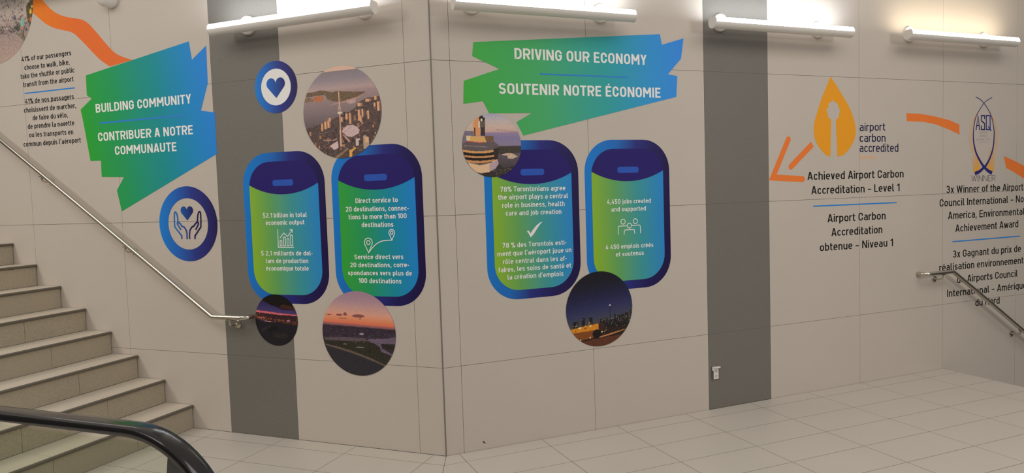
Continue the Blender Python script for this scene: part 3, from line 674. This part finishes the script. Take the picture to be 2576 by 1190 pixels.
# orange arrow, dashes and the accreditation graphics at the right
ah = [(2.9033, 2.0585), (2.7424, 1.7608), (3.046, 1.7412)]; sh_ = [(3.1507, 2.02), (2.9262, 1.8419)]
s, z = mean(ah); t = root('arrow_graphic', 'hand-drawn style orange arrow pointing down left beside the amber drop', 'arrow graphic', 'R', s, z)
lines_part('arrow_head', [rel(ah, s, z)], .048, 1, VORANGE, t, True)
b = MB()
a_, b_ = rel(sh_, s, z)
for q in stroke([a_, b_], .048): b.print_(q, 1)
b.print_([(b_[0]+.024*math.cos(k), b_[1]+.024*math.sin(k)) for k in np.linspace(0, 2*math.pi, 16, False)], 1); b.build('arrow_shaft', VORANGE, t)
for lab, P in (('short curved orange dash between the amber drop and the award emblem', [(4.2068, 2.2792), (4.3698, 2.2767), (4.5092, 2.2618), (4.5853, 2.2513), (4.7507, 2.2224), (4.8687, 2.1864), (4.8727, 2.0976), (4.7624, 2.1343), (4.5856, 2.1831), (4.5094, 2.1962), (4.402, 2.2082), (4.2141, 2.2119)]),
               ('orange dash cut by the right edge beyond the award emblem', [(5.4724, 1.9002), (5.6349, 1.8499), (5.8236, 1.7818), (6.0824, 1.6691), (6.0914, 1.5352), (5.8257, 1.6585), (5.6365, 1.7402), (5.5067, 1.7911)])):
    s, z = mean(P); t = root('dash_graphic', lab, 'dash graphic', 'R', s, z, 0, 'orange dashes'); sheet('dash', rel(P, s, z), 1, VORANGE, t)
P = [(3.3483, 2.5631), (3.3993, 2.5085), (3.4507, 2.4475), (3.4984, 2.389), (3.5385, 2.3388), (3.5707, 2.2883), (3.5949, 2.2374), (3.611, 2.1953), (3.619, 2.159), (3.6205, 2.1197), (3.6145, 2.0803), (3.6004, 2.044), (3.5773, 2.0138), (3.551, 1.9807), (3.52, 1.9538), (3.4915, 1.9347), (3.4632, 1.9229), (3.4189, 1.9156), (3.4027, 2.2176), (3.4291, 2.2285), (3.4398, 2.2597), (3.4497, 2.3046), (3.4353, 2.3133), (3.4322, 2.3264), (3.4244, 2.3459), (3.4061, 2.3545), (3.3879, 2.3613), (3.3824, 2.3689), (3.3721, 2.377), (3.3609, 2.3655), (3.3467, 2.3582), (3.3292, 2.3484), (3.3228, 2.3353), (3.3274, 2.3164), (3.3052, 2.3042), (3.3036, 2.2936), (3.3143, 2.2642), (3.3235, 2.2317), (3.3535, 2.2171), (3.3416, 1.9164), (3.3037, 1.9258), (3.2763, 1.9439), (3.249, 1.9678), (3.218, 1.9965), (3.1949, 2.0273), (3.1781, 2.058), (3.1699, 2.0921), (3.1648, 2.1245), (3.1667, 2.1568), (3.1732, 2.1921), (3.1828, 2.2215), (3.1971, 2.2569), (3.2288, 2.3337), (3.2646, 2.4108), (3.2988, 2.4734), (3.3323, 2.5361)]
s, z = mean(P); t = root('carbon_logo', 'amber drop logo with a control tower cut-out and navy lettering', 'logo graphic', 'R', s, z)
sheet('drop', rel(P, s, z), 1, VAMBER, t)
letters('lettering', [('airport', (3.6657, 2.1253, 3.958, 2.1309, .0662)), ('carbon', (3.6653, 2.036, 3.9606, 2.0365, .0677)), ('accredited', (3.6649, 1.9517, 4.1117, 1.9504, .0701))], .12, s, z, 1, VNAVY, t)
letters('small_lettering', [('MAPPING', (3.6664, 1.8924, 3.8579, 1.8914, .0272))], .12, s, z, 1, mat('pale_amber_print', alb((212, 160, 104)), .5), t)['label'] = 'pale amber small word'
s, z = 3.606, 1.433
t = root('wall_text', 'black lettering block about carbon accreditation, below the amber drop logo', 'wall lettering', 'R', s, z)
letters('english_lettering', [('Achieved Airport Carbon', (3.0956, 1.7324, 4.1744, 1.7308, .0659)), ('Accreditation \u2013 Level 1', (3.1354, 1.6169, 4.1263, 1.6138, .0654))], .138, s, z, 1, VK, t)
bar('divider_line', *(3.1537, 1.5196, 4.0926, 1.5163, .0106), s, z, 1, VLINE, t)['label'] = 'blue dividing line'
letters('french_lettering', [('Airport Carbon', (3.3055, 1.382, 3.9608, 1.3789, .0658)), ('Accreditation', (3.3472, 1.2666, 3.9214, 1.2627, .0653)), ('obtenue \u2013 Niveau 1', (3.2226, 1.1503, 4.0473, 1.1439, .0647))], .138, s, z, 1, VK, t)

# award emblem
s, z = 5.191, 2.0568
t = root('award_emblem', 'award emblem of crossing navy and gold arcs with the word Winner', 'logo graphic', 'R', s, z)
def tapered(P, w0, w1, b, layer, k=8):
    P = smooth_path(P, k); n = len(P)
    for i in range(n-1):
        u = i/(n-1); w = w0+(w1-w0)*u**2.2; q = stroke(P[max(0, i-1):i+3], w); b.print_(q[min(i, 1)], layer)
A1 = rel([(5.0822, 2.4351), (5.1359, 2.4182), (5.1928, 2.3814), (5.2504, 2.3262), (5.2947, 2.2649), (5.3219, 2.1884), (5.3348, 2.1263), (5.3352, 2.0897), (5.3289, 2.0163), (5.312, 1.9504), (5.2771, 1.881), (5.2313, 1.823), (5.1853, 1.7908), (5.1369, 1.7625), (5.0778, 1.7454)], s, z)
B1 = rel([(5.3027, 2.4353), (5.244, 2.4113), (5.1928, 2.3814), (5.1315, 2.3173), (5.0839, 2.2518), (5.0606, 2.1688), (5.0542, 2.1075), (5.0547, 2.0607), (5.0647, 2.0065), (5.0922, 1.9339), (5.1413, 1.8644), (5.1988, 1.8052), (5.2564, 1.7676), (5.3089, 1.7464)], s, z)
b = MB(); tapered(A1, .006, .034, b, 3); tapered(B1, .006, .034, b, 3); b.build('crossed_arcs', mat('navy_arc_print', alb((38, 34, 104)), .5), t)
b = MB(); rng = random.Random(4)
for sgn, base in ((-1, B1), (1, A1)):
    for k, off_ in enumerate((.020, .036, .052)):
        pts = [(x+sgn*off_*min(1, i/3), y) for i, (x, y) in enumerate(base[3:10])]
        tapered(pts, .0035, .0075, b, 1)
b.build('gold_arcs', mat('gold_arc_print', alb((206, 156, 92)), .5), t)
b = MB()
for sgn in (-1, 1):
    cx_ = rel([(5.1963, 1.8073)], s, z)[0]
    for k in range(13):
        u = k/12; y1 = cx_[1] + .13 - .10*abs(u-.5) + rng.uniform(-.02, .05); x1 = cx_[0]+sgn*(.055+.105*u); y0 = cx_[1]-.035-.02*u; x0 = cx_[0]+sgn*(.050+.080*u)
        w_ = .0035
        b.print_([(x0-w_, y0), (x0+w_, y0), (x1+w_*.4, y1), (x1-w_*.4, y1)], 1)
b.build('gold_feathers', mat('gold_feather_print', alb((214, 156, 66)), .5), t)
la = [[(5.0903, 2.1383), (5.1158, 2.2702), (5.1386, 2.1385)], [(5.0979, 2.1798), (5.1301, 2.18)], [(5.2035, 2.2385), (5.2032, 2.2693), (5.1599, 2.2689), (5.1604, 2.2236), (5.2039, 2.1986), (5.2045, 2.1441), (5.1612, 2.144), (5.1608, 2.1802)], [(5.2265, 2.2696), (5.2783, 2.2701), (5.2797, 2.1444), (5.2278, 2.1442), (5.2264, 2.2758)], [(5.2548, 2.1735), (5.2935, 2.1317)]]
lines_part('initials', [rel(p, s, z) for p in la], .0115, 2, gradient('initials_blue', [(0, (38, 34, 92)), (.5, (44, 60, 140)), (1, (70, 116, 176))], .0, .25, 0), t)
letters('small_lettering', [('AIRPORT', (5.1316, 2.1072, 5.2498, 2.1096, .0162)), ('SERVICE', (5.1372, 2.0767, 5.2447, 2.0785, .0162)), ('QUALITY', (5.0949, 2.0444, 5.283, 2.0477, .0162))], .09, s, z, 1, mat('grey_print', alb((142, 134, 138)), .5), t)
bar('underline', *(5.127, 2.0267, 5.2615, 2.0292, .0029), s, z, 1, MATS['grey_print'], t)
letters('winner_lettering', [('WINNER', (5.0319, 1.6755, 5.3584, 1.6714, .0552))], .06, s, z, 1, mat('thin_navy_print', alb((64, 56, 84)), .5), t)
s, z = 5.2062, 1.1101
t = root('wall_text', 'black lettering block about the environmental award, below the award emblem and behind the handrail', 'wall lettering', 'R', s, z)
letters('english_lettering', [('3x Winner of the Airports', (4.7048, 1.5787, 5.7535, 1.575, .0656), '3x Winner of the Airport'), ('Council International \u2013 North', (4.6201, 1.4615, 5.761, 1.4623, .0655), 'Council International \u2013 No'),
    ('America, Environmental', (4.728, 1.3452, 5.7744, 1.343, .0659)), ('Achievement Award', (4.8236, 1.226, 5.6864, 1.2289, .0661))], .135, s, z, 1, VK, t)
bar('divider_line', *(4.7859, 1.1402, 5.7107, 1.1417, .011), s, z, 1, VLINE, t)['label'] = 'blue dividing line'
letters('french_lettering', [('3x Gagnant du prix de', (4.7925, .9952, 5.728, .9928, .0649)), ('r\u00e9alisation environnementale', (4.6187, .885, 5.7667, .8787, .0648), 'r\u00e9alisation environnement'), ('de Airports Council', (4.8496, .7606, 5.6832, .7584, .0653)),
    ('International \u2013 Am\u00e9rique', (4.7201, .6444, 5.8125, .6362, .0654)), ('du Nord', (5.0956, .5285, 5.4306, .5229, .0648))], .135, s, z, 1, VK, t)

# ---------------------------------------------------------------- round printed photographs
class Paint:
    """A printed picture: colours laid down shape by shape on a fine grid over the disc."""
    def __init__(self, X, Y, seed): self.X, self.Y = X, Y; self.c = np.zeros(X.shape+(3,)); self.r = np.random.default_rng(seed)
    def put(self, m, rgb, j=0): 
        v = np.array(rgb, float)[None]+(self.r.normal(0, j, (int(m.sum()), 1)) if j else 0); self.c[m] = np.clip(v, 2, 250)
    def poly(self, P, rgb, j=0):
        m = np.zeros(self.X.shape, bool); x, y = self.X, self.Y
        for (x0, y0), (x1, y1) in zip(P, P[1:]+P[:1]):
            if y0 != y1: m ^= ((y0 > y) != (y1 > y)) & (x < (x1-x0)*(y-y0)/(y1-y0)+x0)
        self.put(m, rgb, j); return m
    def rect(self, x0, y0, x1, y1, rgb, j=0): self.put((self.X >= x0) & (self.X < x1) & (self.Y >= y0) & (self.Y < y1), rgb, j)
    def ell(self, cx, cy, a, b, rgb, j=0): self.put(((self.X-cx)/a)**2+((self.Y-cy)/b)**2 < 1, rgb, j)
    def grad(self, stops, j=0, slope=0.0):
        yy = self.Y + slope*self.X; ys = [s_[0] for s_ in stops]
        for i in range(3): self.c[..., i] = np.interp(yy, ys, [s_[1][i] for s_ in stops])
        if j: self.c += self.r.normal(0, j, self.X.shape+(1,))
    def line(self, x0, y0, x1, y1, w, rgb, j=0):
        dx, dy = x1-x0, y1-y0; t_ = np.clip(((self.X-x0)*dx+(self.Y-y0)*dy)/(dx*dx+dy*dy), 0, 1)
        self.put(np.hypot(self.X-x0-t_*dx, self.Y-y0-t_*dy) < w/2, rgb, j)
PRINT = mat('photo_print', (1, 1, 1, 1), .45, 0, .3)
_at = PRINT.node_tree.nodes.new('ShaderNodeAttribute'); _at.attribute_name = 'print'
PRINT.node_tree.links.new(_at.outputs['Color'], PRINT.node_tree.nodes['Principled BSDF'].inputs['Base Color'])
def photo(label, side, cx, cz, r, layer, view, paint, seed, n=150):
    """view = (x, y, half width, half height) of the picture's own drawing units."""
    t = root('photo_graphic', label, 'round photo', side, cx, cz, 0, 'round printed photographs')
    g = np.linspace(-1, 1, n); u, v = np.meshgrid(g, g); rr = np.hypot(u, v)
    p = Paint(view[0]+u*view[2], view[1]-v*view[3], seed); paint(p)
    k = np.where(rr > 1, 1/np.maximum(rr, 1e-6), 1); px, py = (u*k*r).ravel(), (v*k*r).ravel()
    ins = rr <= 1; cell = ins[:-1, :-1] | ins[1:, :-1] | ins[:-1, 1:] | ins[1:, 1:]
    i, j = np.nonzero(cell); a = i*n+j; F_ = np.stack([a, a+1, a+n+1, a+n], 1)
    used, inv = np.unique(F_, return_inverse=True); F_ = inv.reshape(F_.shape)
    me = bpy.data.meshes.new('picture'); me.from_pydata([(px[q], py[q], U*layer) for q in used], [], F_.tolist())
    c = np.clip(p.c.reshape(-1, 3)[used], 0, 255)/255; l_ = np.where(c <= .04045, c/12.92, ((c+.055)/1.055)**2.4)/K
    at = me.color_attributes.new('print', 'FLOAT_COLOR', 'POINT'); at.data.foreach_set('color', np.concatenate([np.minimum(l_, .9), np.ones((len(l_), 1))], 1).astype(np.float32).ravel())
    me.materials.append(PRINT); o = bpy.data.objects.new('picture', me); C.objects.link(o); o.parent = t

def city(p):
    p.grad([(20, (200, 166, 148)), (84, (200, 166, 148)), (86, (122, 112, 118)), (180, (132, 122, 130)), (290, (166, 142, 142)), (335, (150, 126, 126)), (420, (138, 118, 120)), (560, (122, 106, 108)), (720, (96, 84, 88)), (1200, (80, 64, 64))], 3)
    p.poly([(60, 340), (130, 310), (200, 312), (285, 295), (340, 305), (420, 330), (510, 325), (640, 345), (830, 362), (790, 395), (620, 440), (560, 460), (430, 440), (370, 415), (355, 380), (335, 355), (200, 360), (60, 370)], (98, 78, 56), 14)
    p.poly([(60, 380), (150, 370), (205, 400), (190, 425), (60, 430)], (120, 94, 72), 16); p.ell(262, 398, 62, 38, (168, 98, 60), 14)
    p.poly([(370, 492), (440, 470), (600, 440), (720, 415), (820, 372), (815, 385), (700, 450), (480, 478)], (164, 128, 116), 8); p.ell(655, 462, 55, 26, (176, 146, 142), 12)
    p.poly([(60, 760), (400, 665), (700, 545), (720, 490), (820, 440), (1020, 425), (1020, 1200), (60, 1200)], (78, 60, 58), 16)
    r = p.r
    for k in range(150):
        x = r.uniform(70, 1000); y0 = 760-.32*(x-60) + r.uniform(0, 480); s_ = r.uniform(.4, 1); lit = r.random() < .5
        p.rect(x, y0-r.uniform(10, 46), x+r.uniform(8, 30), y0+10, (214*s_, 152*s_, 118*s_) if lit else (96*s_, 84*s_, 82*s_), 10)
    for k in range(36): p.line(*(lambda x, y: (x, y, x+r.uniform(-110, 110), y+r.uniform(-60, 20)))(r.uniform(150, 900), r.uniform(760, 1120)), 5, (62, 48, 46) if k % 2 else (150, 122, 112))
    for x, y, w, h in ((575, 600, 36, 72), (622, 600, 28, 128), (725, 568, 34, 130), (768, 560, 26, 100), (748, 640, 28, 80), (835, 585, 24, 100), (925, 425, 34, 45), (950, 490, 40, 110), (915, 500, 26, 46), (725, 490, 60, 36), (820, 450, 70, 30), (315, 680, 36, 90), (355, 675, 38, 84), (280, 700, 24, 82), (520, 640, 30, 60)):
        p.rect(x, y, x+w, y+h, (220, 156, 116), 8); p.rect(x+w*.62, y, x+w, y+h, (150, 104, 86), 8)
    p.poly([(525, 815), (545, 775), (600, 742), (660, 740), (715, 775), (738, 810), (725, 850), (640, 885), (590, 875)], (190, 164, 164), 6); p.line(555, 825, 640, 765, 4, (140, 118, 120)); p.line(590, 860, 700, 790, 3, (160, 138, 140))
    p.poly([(370, 975), (470, 922), (480, 1000), (425, 1030)], (196, 172, 172), 6)
    p.poly([(530, 850), (545, 845), (625, 935), (605, 945)], (184, 138, 126), 6)
    for a in np.linspace(200, 340, 24): p.ell(380+85*math.cos(math.radians(a)), 900-22*math.sin(math.radians(a))-10, 7, 5, (176, 146, 136))
    p.rect(684, 905, 736, 990, (196, 176, 166), 6); p.rect(722, 930, 736, 1010, (70, 60, 60)); p.poly([(775, 885), (795, 872), (842, 905), (838, 1035), (775, 1035)], (172, 146, 130), 8); p.rect(800, 900, 838, 960, (222, 166, 120), 8)
    p.poly([(604, 1045), (680, 1012), (690, 1020), (640, 1060), (634, 1120), (606, 1120)], (232, 158, 76), 6)
    p.poly([(430, 1110), (590, 1010), (600, 1022), (470, 1130)], (134, 108, 84), 8)
    p.poly([(498, 990), (505, 600), (505, 330), (513, 330), (519, 600), (524, 990)], (212, 164, 138), 5); p.rect(514, 600, 522, 985, (128, 92, 92)); p.ell(511, 560, 26, 30, (150, 118, 112), 5); p.ell(511, 586, 30, 13, (226, 190, 160), 3); p.rect(494, 508, 526, 545, (176, 142, 130))
def dusk(p):
    p.grad([(80, (10, 8, 12)), (200, (38, 32, 72)), (330, (54, 46, 96)), (400, (66, 52, 100)), (428, (90, 56, 96)), (1100, (16, 14, 20))], 3, -.07)
    p.poly([(200, 200), (260, 205), (440, 305), (540, 330), (650, 385), (760, 385), (960, 400), (1000, 60), (200, 60)], (12, 9, 11), 3)
    p.poly([(600, 330), (660, 280), (960, 330), (930, 395), (780, 370), (680, 380)], (58, 26, 22), 12)
    p.poly([(80, 412), (330, 425), (560, 455), (960, 480), (960, 500), (560, 488), (300, 462), (80, 445)], (204, 96, 104), 16)
    p.poly([(80, 445), (560, 488), (960, 500), (960, 690), (560, 640), (80, 565)], (48, 26, 32), 14)
    r = p.r
    for k in range(120):
        x = r.uniform(90, 950); y = 520+.12*(x-90)+r.normal(25, 26); p.ell(x, y, r.uniform(3, 10), r.uniform(3, 8), (200*r.uniform(.5, 1), 84, 40), 10)
    p.line(130, 545, 280, 558, 12, (214, 120, 92)); p.line(300, 620, 420, 632, 12, (220, 140, 104)); p.ell(765, 605, 36, 16, (158, 108, 140), 10)
    p.poly([(80, 565), (300, 640), (560, 640), (960, 690), (960, 1150), (80, 1150)], (26, 23, 30), 4)
    p.poly([(330, 790), (400, 730), (530, 715), (560, 760), (520, 800), (340, 840)], (15, 14, 14), 3); p.poly([(190, 790), (380, 720), (420, 730), (200, 850)], (38, 32, 44), 4); p.ell(600, 900, 150, 50, (38, 32, 34), 10)
def sunset(p):
    p.grad([(60, (150, 122, 140)), (150, (160, 128, 142)), (240, (182, 142, 140)), (320, (202, 148, 132)), (390, (220, 132, 96)), (440, (216, 110, 80)), (462, (150, 92, 92)), (490, (104, 74, 88)), (500, (52, 40, 54)), (640, (56, 44, 52)), (1120, (34, 30, 34))], 3, -.045)
    for x, y, a, b in ((285, 362, 40, 14), (360, 352, 24, 20), (525, 370, 78, 20), (330, 405, 50, 5), (550, 404, 16, 5), (150, 362, 46, 5)): p.ell(x, y, a, b, (128, 78, 76), 8)
    p.poly([(50, 488), (975, 525), (975, 625), (860, 640), (640, 620), (50, 660)], (50, 40, 52), 10)
    r = p.r
    for k in range(90): x, y = r.uniform(70, 960), r.uniform(540, 660); p.rect(x, y, x+r.uniform(4, 16), y+r.uniform(3, 9), (96*r.uniform(.5, 1.2), 78, 92), 6)
    for x, y, h in ((588, 495, 60), (650, 510, 55), (680, 518, 60), (700, 530, 50), (668, 528, 46)): p.rect(x, y, x+7 if x == 588 else x+14, y+h, (44, 36, 56))
    p.ell(556, 592, 26, 13, (150, 136, 150)); 
    p.poly([(640, 650), (860, 636), (975, 612), (975, 700), (790, 705), (800, 760), (930, 830), (900, 870), (770, 800), (740, 720), (620, 680)], (98, 84, 104), 8)
    p.poly([(80, 655), (300, 640), (600, 640), (640, 690), (100, 700)], (88, 74, 84), 8)
    p.poly([(85, 690), (360, 690), (640, 680), (720, 710), (780, 750), (790, 800), (930, 850), (960, 900), (850, 970), (620, 880), (400, 810), (90, 735)], (44, 42, 34), 8)
    p.poly([(800, 700), (975, 720), (975, 780), (860, 760), (790, 725)], (40, 36, 34), 6)
    p.poly([(90, 735), (250, 765), (430, 810), (640, 880), (850, 970), (850, 985), (600, 892), (400, 828), (90, 750)], (98, 84, 76), 8)
    p.poly([(90, 750), (400, 828), (600, 892), (850, 985), (700, 1130), (300, 1130)], (44, 42, 48), 4)
    for x, y, w in ((340, 728, 30), (530, 760, 60), (580, 697, 8), (480, 705, 10)): p.ell(x, y, w, 5, (120, 110, 96), 8)
def pod(p):
    p.grad([(40, (150, 152, 184)), (150, (176, 166, 172)), (280, (190, 168, 156)), (370, (188, 156, 148)), (395, (140, 122, 150)), (480, (122, 112, 150)), (620, (128, 116, 140)), (640, (56, 50, 48)), (700, (60, 54, 48)), (760, (88, 78, 88)), (1160, (50, 42, 44))], 4, .02)
    p.poly([(60, 40), (330, 40), (330, 340), (60, 345)], (188, 168, 156), 4)
    p.line(690, 325, 1060, 365, 10, (140, 122, 136), 4); p.line(960, 335, 1040, 335, 6, (150, 130, 140))
    p.rect(60, 350, 300, 560, (112, 102, 122), 8)
    p.poly([(690, 610), (1130, 655), (1130, 730), (690, 760)], (58, 52, 44), 8)
    p.poly([(760, 765), (860, 735), (960, 740), (1060, 800), (960, 840), (880, 830), (870, 785)], (188, 160, 140), 16)
    p.poly([(540, 1080), (720, 930), (800, 1000), (1000, 960), (900, 1160), (500, 1160)], (44, 38, 36), 12)
    r = p.r
    for k in range(30): x, y = r.uniform(560, 960), r.uniform(1000, 1140); p.rect(x, y, x+r.uniform(5, 30), y+r.uniform(4, 10), (126, 106, 96), 20)
    p.poly([(285, 190), (340, 130), (400, 100), (400, 430), (290, 430)], (206, 140, 92), 6); p.rect(300, 290, 322, 430, (58, 38, 34)); p.rect(378, 180, 412, 290, (212, 196, 184)); p.rect(405, 110, 492, 290, (96, 80, 76), 10); p.poly([(385, 110), (450, 72), (465, 110), (490, 130), (480, 170), (400, 170)], (34, 28, 32)); p.ell(432, 155, 18, 22, (240, 214, 176)); p.rect(408, 285, 490, 430, (58, 46, 46), 14)
    p.poly([(155, 432), (400, 440), (635, 430), (635, 525), (400, 555), (155, 520)], (206, 158, 98), 6); p.poly([(470, 436), (635, 430), (635, 525), (510, 545)], (110, 84, 60), 8); p.poly([(155, 432), (225, 434), (225, 530), (155, 520)], (228, 188, 140), 4); p.poly([(160, 515), (400, 545), (470, 535), (470, 552), (400, 560), (160, 530)], (182, 76, 74))
    p.poly([(90, 560), (160, 530), (400, 558), (635, 530), (720, 590), (710, 680), (400, 700), (90, 660)], (92, 80, 84), 8); p.line(110, 600, 500, 628, 8, (158, 138, 142))
    for y, c in ((660, (196, 144, 92)), (700, (26, 18, 16)), (750, (190, 136, 88)), (782, (26, 18, 16)), (828, (186, 132, 88)), (868, (70, 54, 50)), (898, (206, 152, 108))):
        xs_ = np.linspace(88+(y-650)*.27, 704-(y-650)*.06, 13); sag = lambda x: 38*(1-((x-380)/320)**2)
        p.poly([(x, y+sag(x)) for x in xs_]+[(x, y+48+sag(x)) for x in xs_[::-1]], c, 5)
    p.poly([(620, 660), (720, 640), (700, 860), (640, 850)], (44, 36, 30), 8)
    p.poly([(170, 880), (380, 925), (560, 905), (690, 840), (708, 920), (660, 1000), (540, 1065), (400, 1085), (300, 1060), (210, 980)], (222, 174, 140), 4); p.poly([(545, 935), (690, 850), (708, 920), (660, 1000), (545, 1060)], (170, 146, 160), 4)
    p.poly([(200, 890), (380, 925), (600, 880), (600, 900), (380, 945), (210, 905)], (96, 76, 72), 14)
    p.poly([(380, 1085), (540, 1072), (500, 1160), (380, 1120)], (40, 32, 28), 14)
def night(p):
    p.grad([(70, (10, 9, 14)), (280, (16, 15, 30)), (480, (26, 26, 60)), (640, (40, 42, 84)), (760, (52, 56, 84)), (840, (64, 62, 70)), (1140, (40, 24, 20))], 3, .12)
    r = p.r
    for x0, x1, y0 in ((165, 245, 755), (285, 330, 715), (395, 440, 715), (545, 610, 750), (630, 655, 735), (755, 775, 705), (790, 840, 722), (845, 900, 715), (905, 960, 700), (985, 1010, 645), (690, 760, 770), (660, 690, 760)):
        p.rect(x0, y0, x1, 880, (22, 20, 24)); 
        for k in range(int((x1-x0)/4)): x, y = r.uniform(x0, x1-6), r.uniform(y0, 870); p.rect(x, y, x+6, y+5, (150, 130, 96), 30)
    p.rect(600, 790, 1010, 920, (24, 20, 22), 10)
    for k in range(60): x, y = r.uniform(620, 1000), r.uniform(720, 880); p.rect(x, y, x+7, y+6, (130, 120, 104), 30)
    p.rect(688, 570, 704, 800, (30, 32, 66)); p.ell(694, 566, 15, 8, (206, 196, 200))
    p.poly([(60, 890), (1020, 880), (1020, 1160), (60, 1160)], (40, 25, 20), 6)
    p.poly([(520, 1000), (880, 935), (920, 935), (700, 990), (540, 1015)], (176, 118, 72), 10); p.poly([(250, 1050), (420, 1030), (900, 1000), (760, 1150), (350, 1150)], (84, 46, 30), 8)
    p.poly([(110, 860), (320, 830), (520, 810), (525, 900), (440, 1010), (260, 1040), (130, 930)], (196, 124, 30), 10); p.poly([(140, 915), (520, 895), (440, 1010), (255, 1040)], (120, 66, 28), 8)
    p.poly([(520, 810), (600, 800), (615, 870), (600, 920), (520, 920)], (52, 30, 28), 8); p.ell(495, 955, 60, 62, (14, 11, 12), 2); p.line(265, 1035, 440, 1012, 12, (24, 16, 14))
    p.rect(195, 868, 206, 902, (60, 40, 20)); p.ell(333, 862, 16, 14, (150, 60, 34))
    for x, y, a in ((262, 850, 14), (405, 832, 14), (570, 935, 10), (262, 1022, 10), (400, 1000, 10), (335, 828, 6), (240, 848, 7)): p.ell(x, y, a, a, (255, 224, 150))
    p.poly([(380, 830), (390, 760), (400, 830)], (180, 120, 50)); p.line(600, 940, 640, 905, 4, (180, 160, 140))
def street(p):
    p.grad([(-400, (150, 150, 150)), (0, (172, 164, 158)), (300, (168, 152, 144)), (560, (140, 122, 118)), (640, (148, 130, 126)), (1150, (164, 144, 134))], 10)
    r = p.r
    for k in range(500): x, y = r.uniform(-700, 600), r.uniform(-500, 640); s_ = r.uniform(.5, 1.15); p.rect(x, y, x+r.uniform(10, 40), y+r.uniform(10, 46), (150*s_, 144*s_, 146*s_), 14)
    p.poly([(480, -200), (600, -200), (600, 260), (520, 520), (430, 520), (370, 430), (350, 180), (400, 80), (470, 60)], (82, 76, 54), 16)
    for k in range(80): x, y = r.uniform(-500, 440), r.uniform(430, 600); p.rect(x, y, x+26, y+30, (84*r.uniform(.5, 1.3), 74, 72), 14)
    p.ell(0, 320, 40, 60, (92, 84, 96), 16); p.ell(80, 540, 60, 60, (72, 74, 62), 14)
    p.ell(480, 250, 36, 50, (214, 162, 52), 14); p.ell(532, 150, 30, 36, (196, 184, 96), 14); p.ell(536, 130, 14, 16, (60, 56, 60)); p.ell(480, 415, 40, 56, (192, 96, 64), 12); p.ell(478, 500, 40, 26, (52, 40, 44), 8)
    p.ell(205, 450, 42, 78, (118, 172, 148), 10); p.ell(240, 395, 22, 30, (120, 168, 146), 8); p.ell(196, 318, 18, 24, (66, 52, 60)); p.ell(215, 555, 26, 26, (196, 116, 76), 8); p.poly([(190, 690), (215, 600), (240, 600), (250, 800), (235, 840), (215, 760)], (62, 54, 62), 8)
    for k in range(6): p.ell(r.uniform(-50, 350), r.uniform(650, 800), 46, 30, (112, 106, 90), 12)
    p.ell(400, 36, 46, 44, (186, 178, 172), 8)
photo('round aerial city photo with a slender tower, above the second window graphic', 'L', *(-.6803, 2.2828, .3066), 6, (532, 580, 467, 553), city, 1, 170)
photo('small dark dusk city photo overlapping the grey strip under the first window graphic', 'L', *(-1.308, .8572, .1844), 6, (525, 594, 423, 509), dusk, 2, 120)
photo('round pink sunset shoreline photo below the second window graphic', 'L', *(-.6285, .7871, .2897), 6, (516, 588, 456, 525), sunset, 3, 160)
photo('round photo of a tower observation pod over the third window graphic', 'R', *(.395, 2.0214, .2069), 6, (606, 602, 521, 553), pod, 4, 150)
photo('round night skyline photo with a lit yellow truck, under the right pair of window graphics', 'R', *(1.1685, .8657, .267), 6, (548, 605, 475, 532), night, 5, 150)
photo('large street photo with cyclists cut off by the upper left corner', 'L', -4.0536, 3.4199, .5055, 3, (-690, -55, 1265, 1265), street, 6, 170)

# scuff on the wall near the floor
s, z = .266, .0481
b = MB(); b.flat([(-.010, .006), (-.004, .011), (.002, .004), (.008, -.004), (.012, -.010), (.004, -.006), (-.006, -.001)], .0006)
o = b.build('scuff_mark', mat('black_scuff', (.02, .02, .02, 1), .8), matrix=frame('R', s, z)); o['label'] = 'tiny black scuff low on the wall right of the corner'; o['category'] = 'scuff'
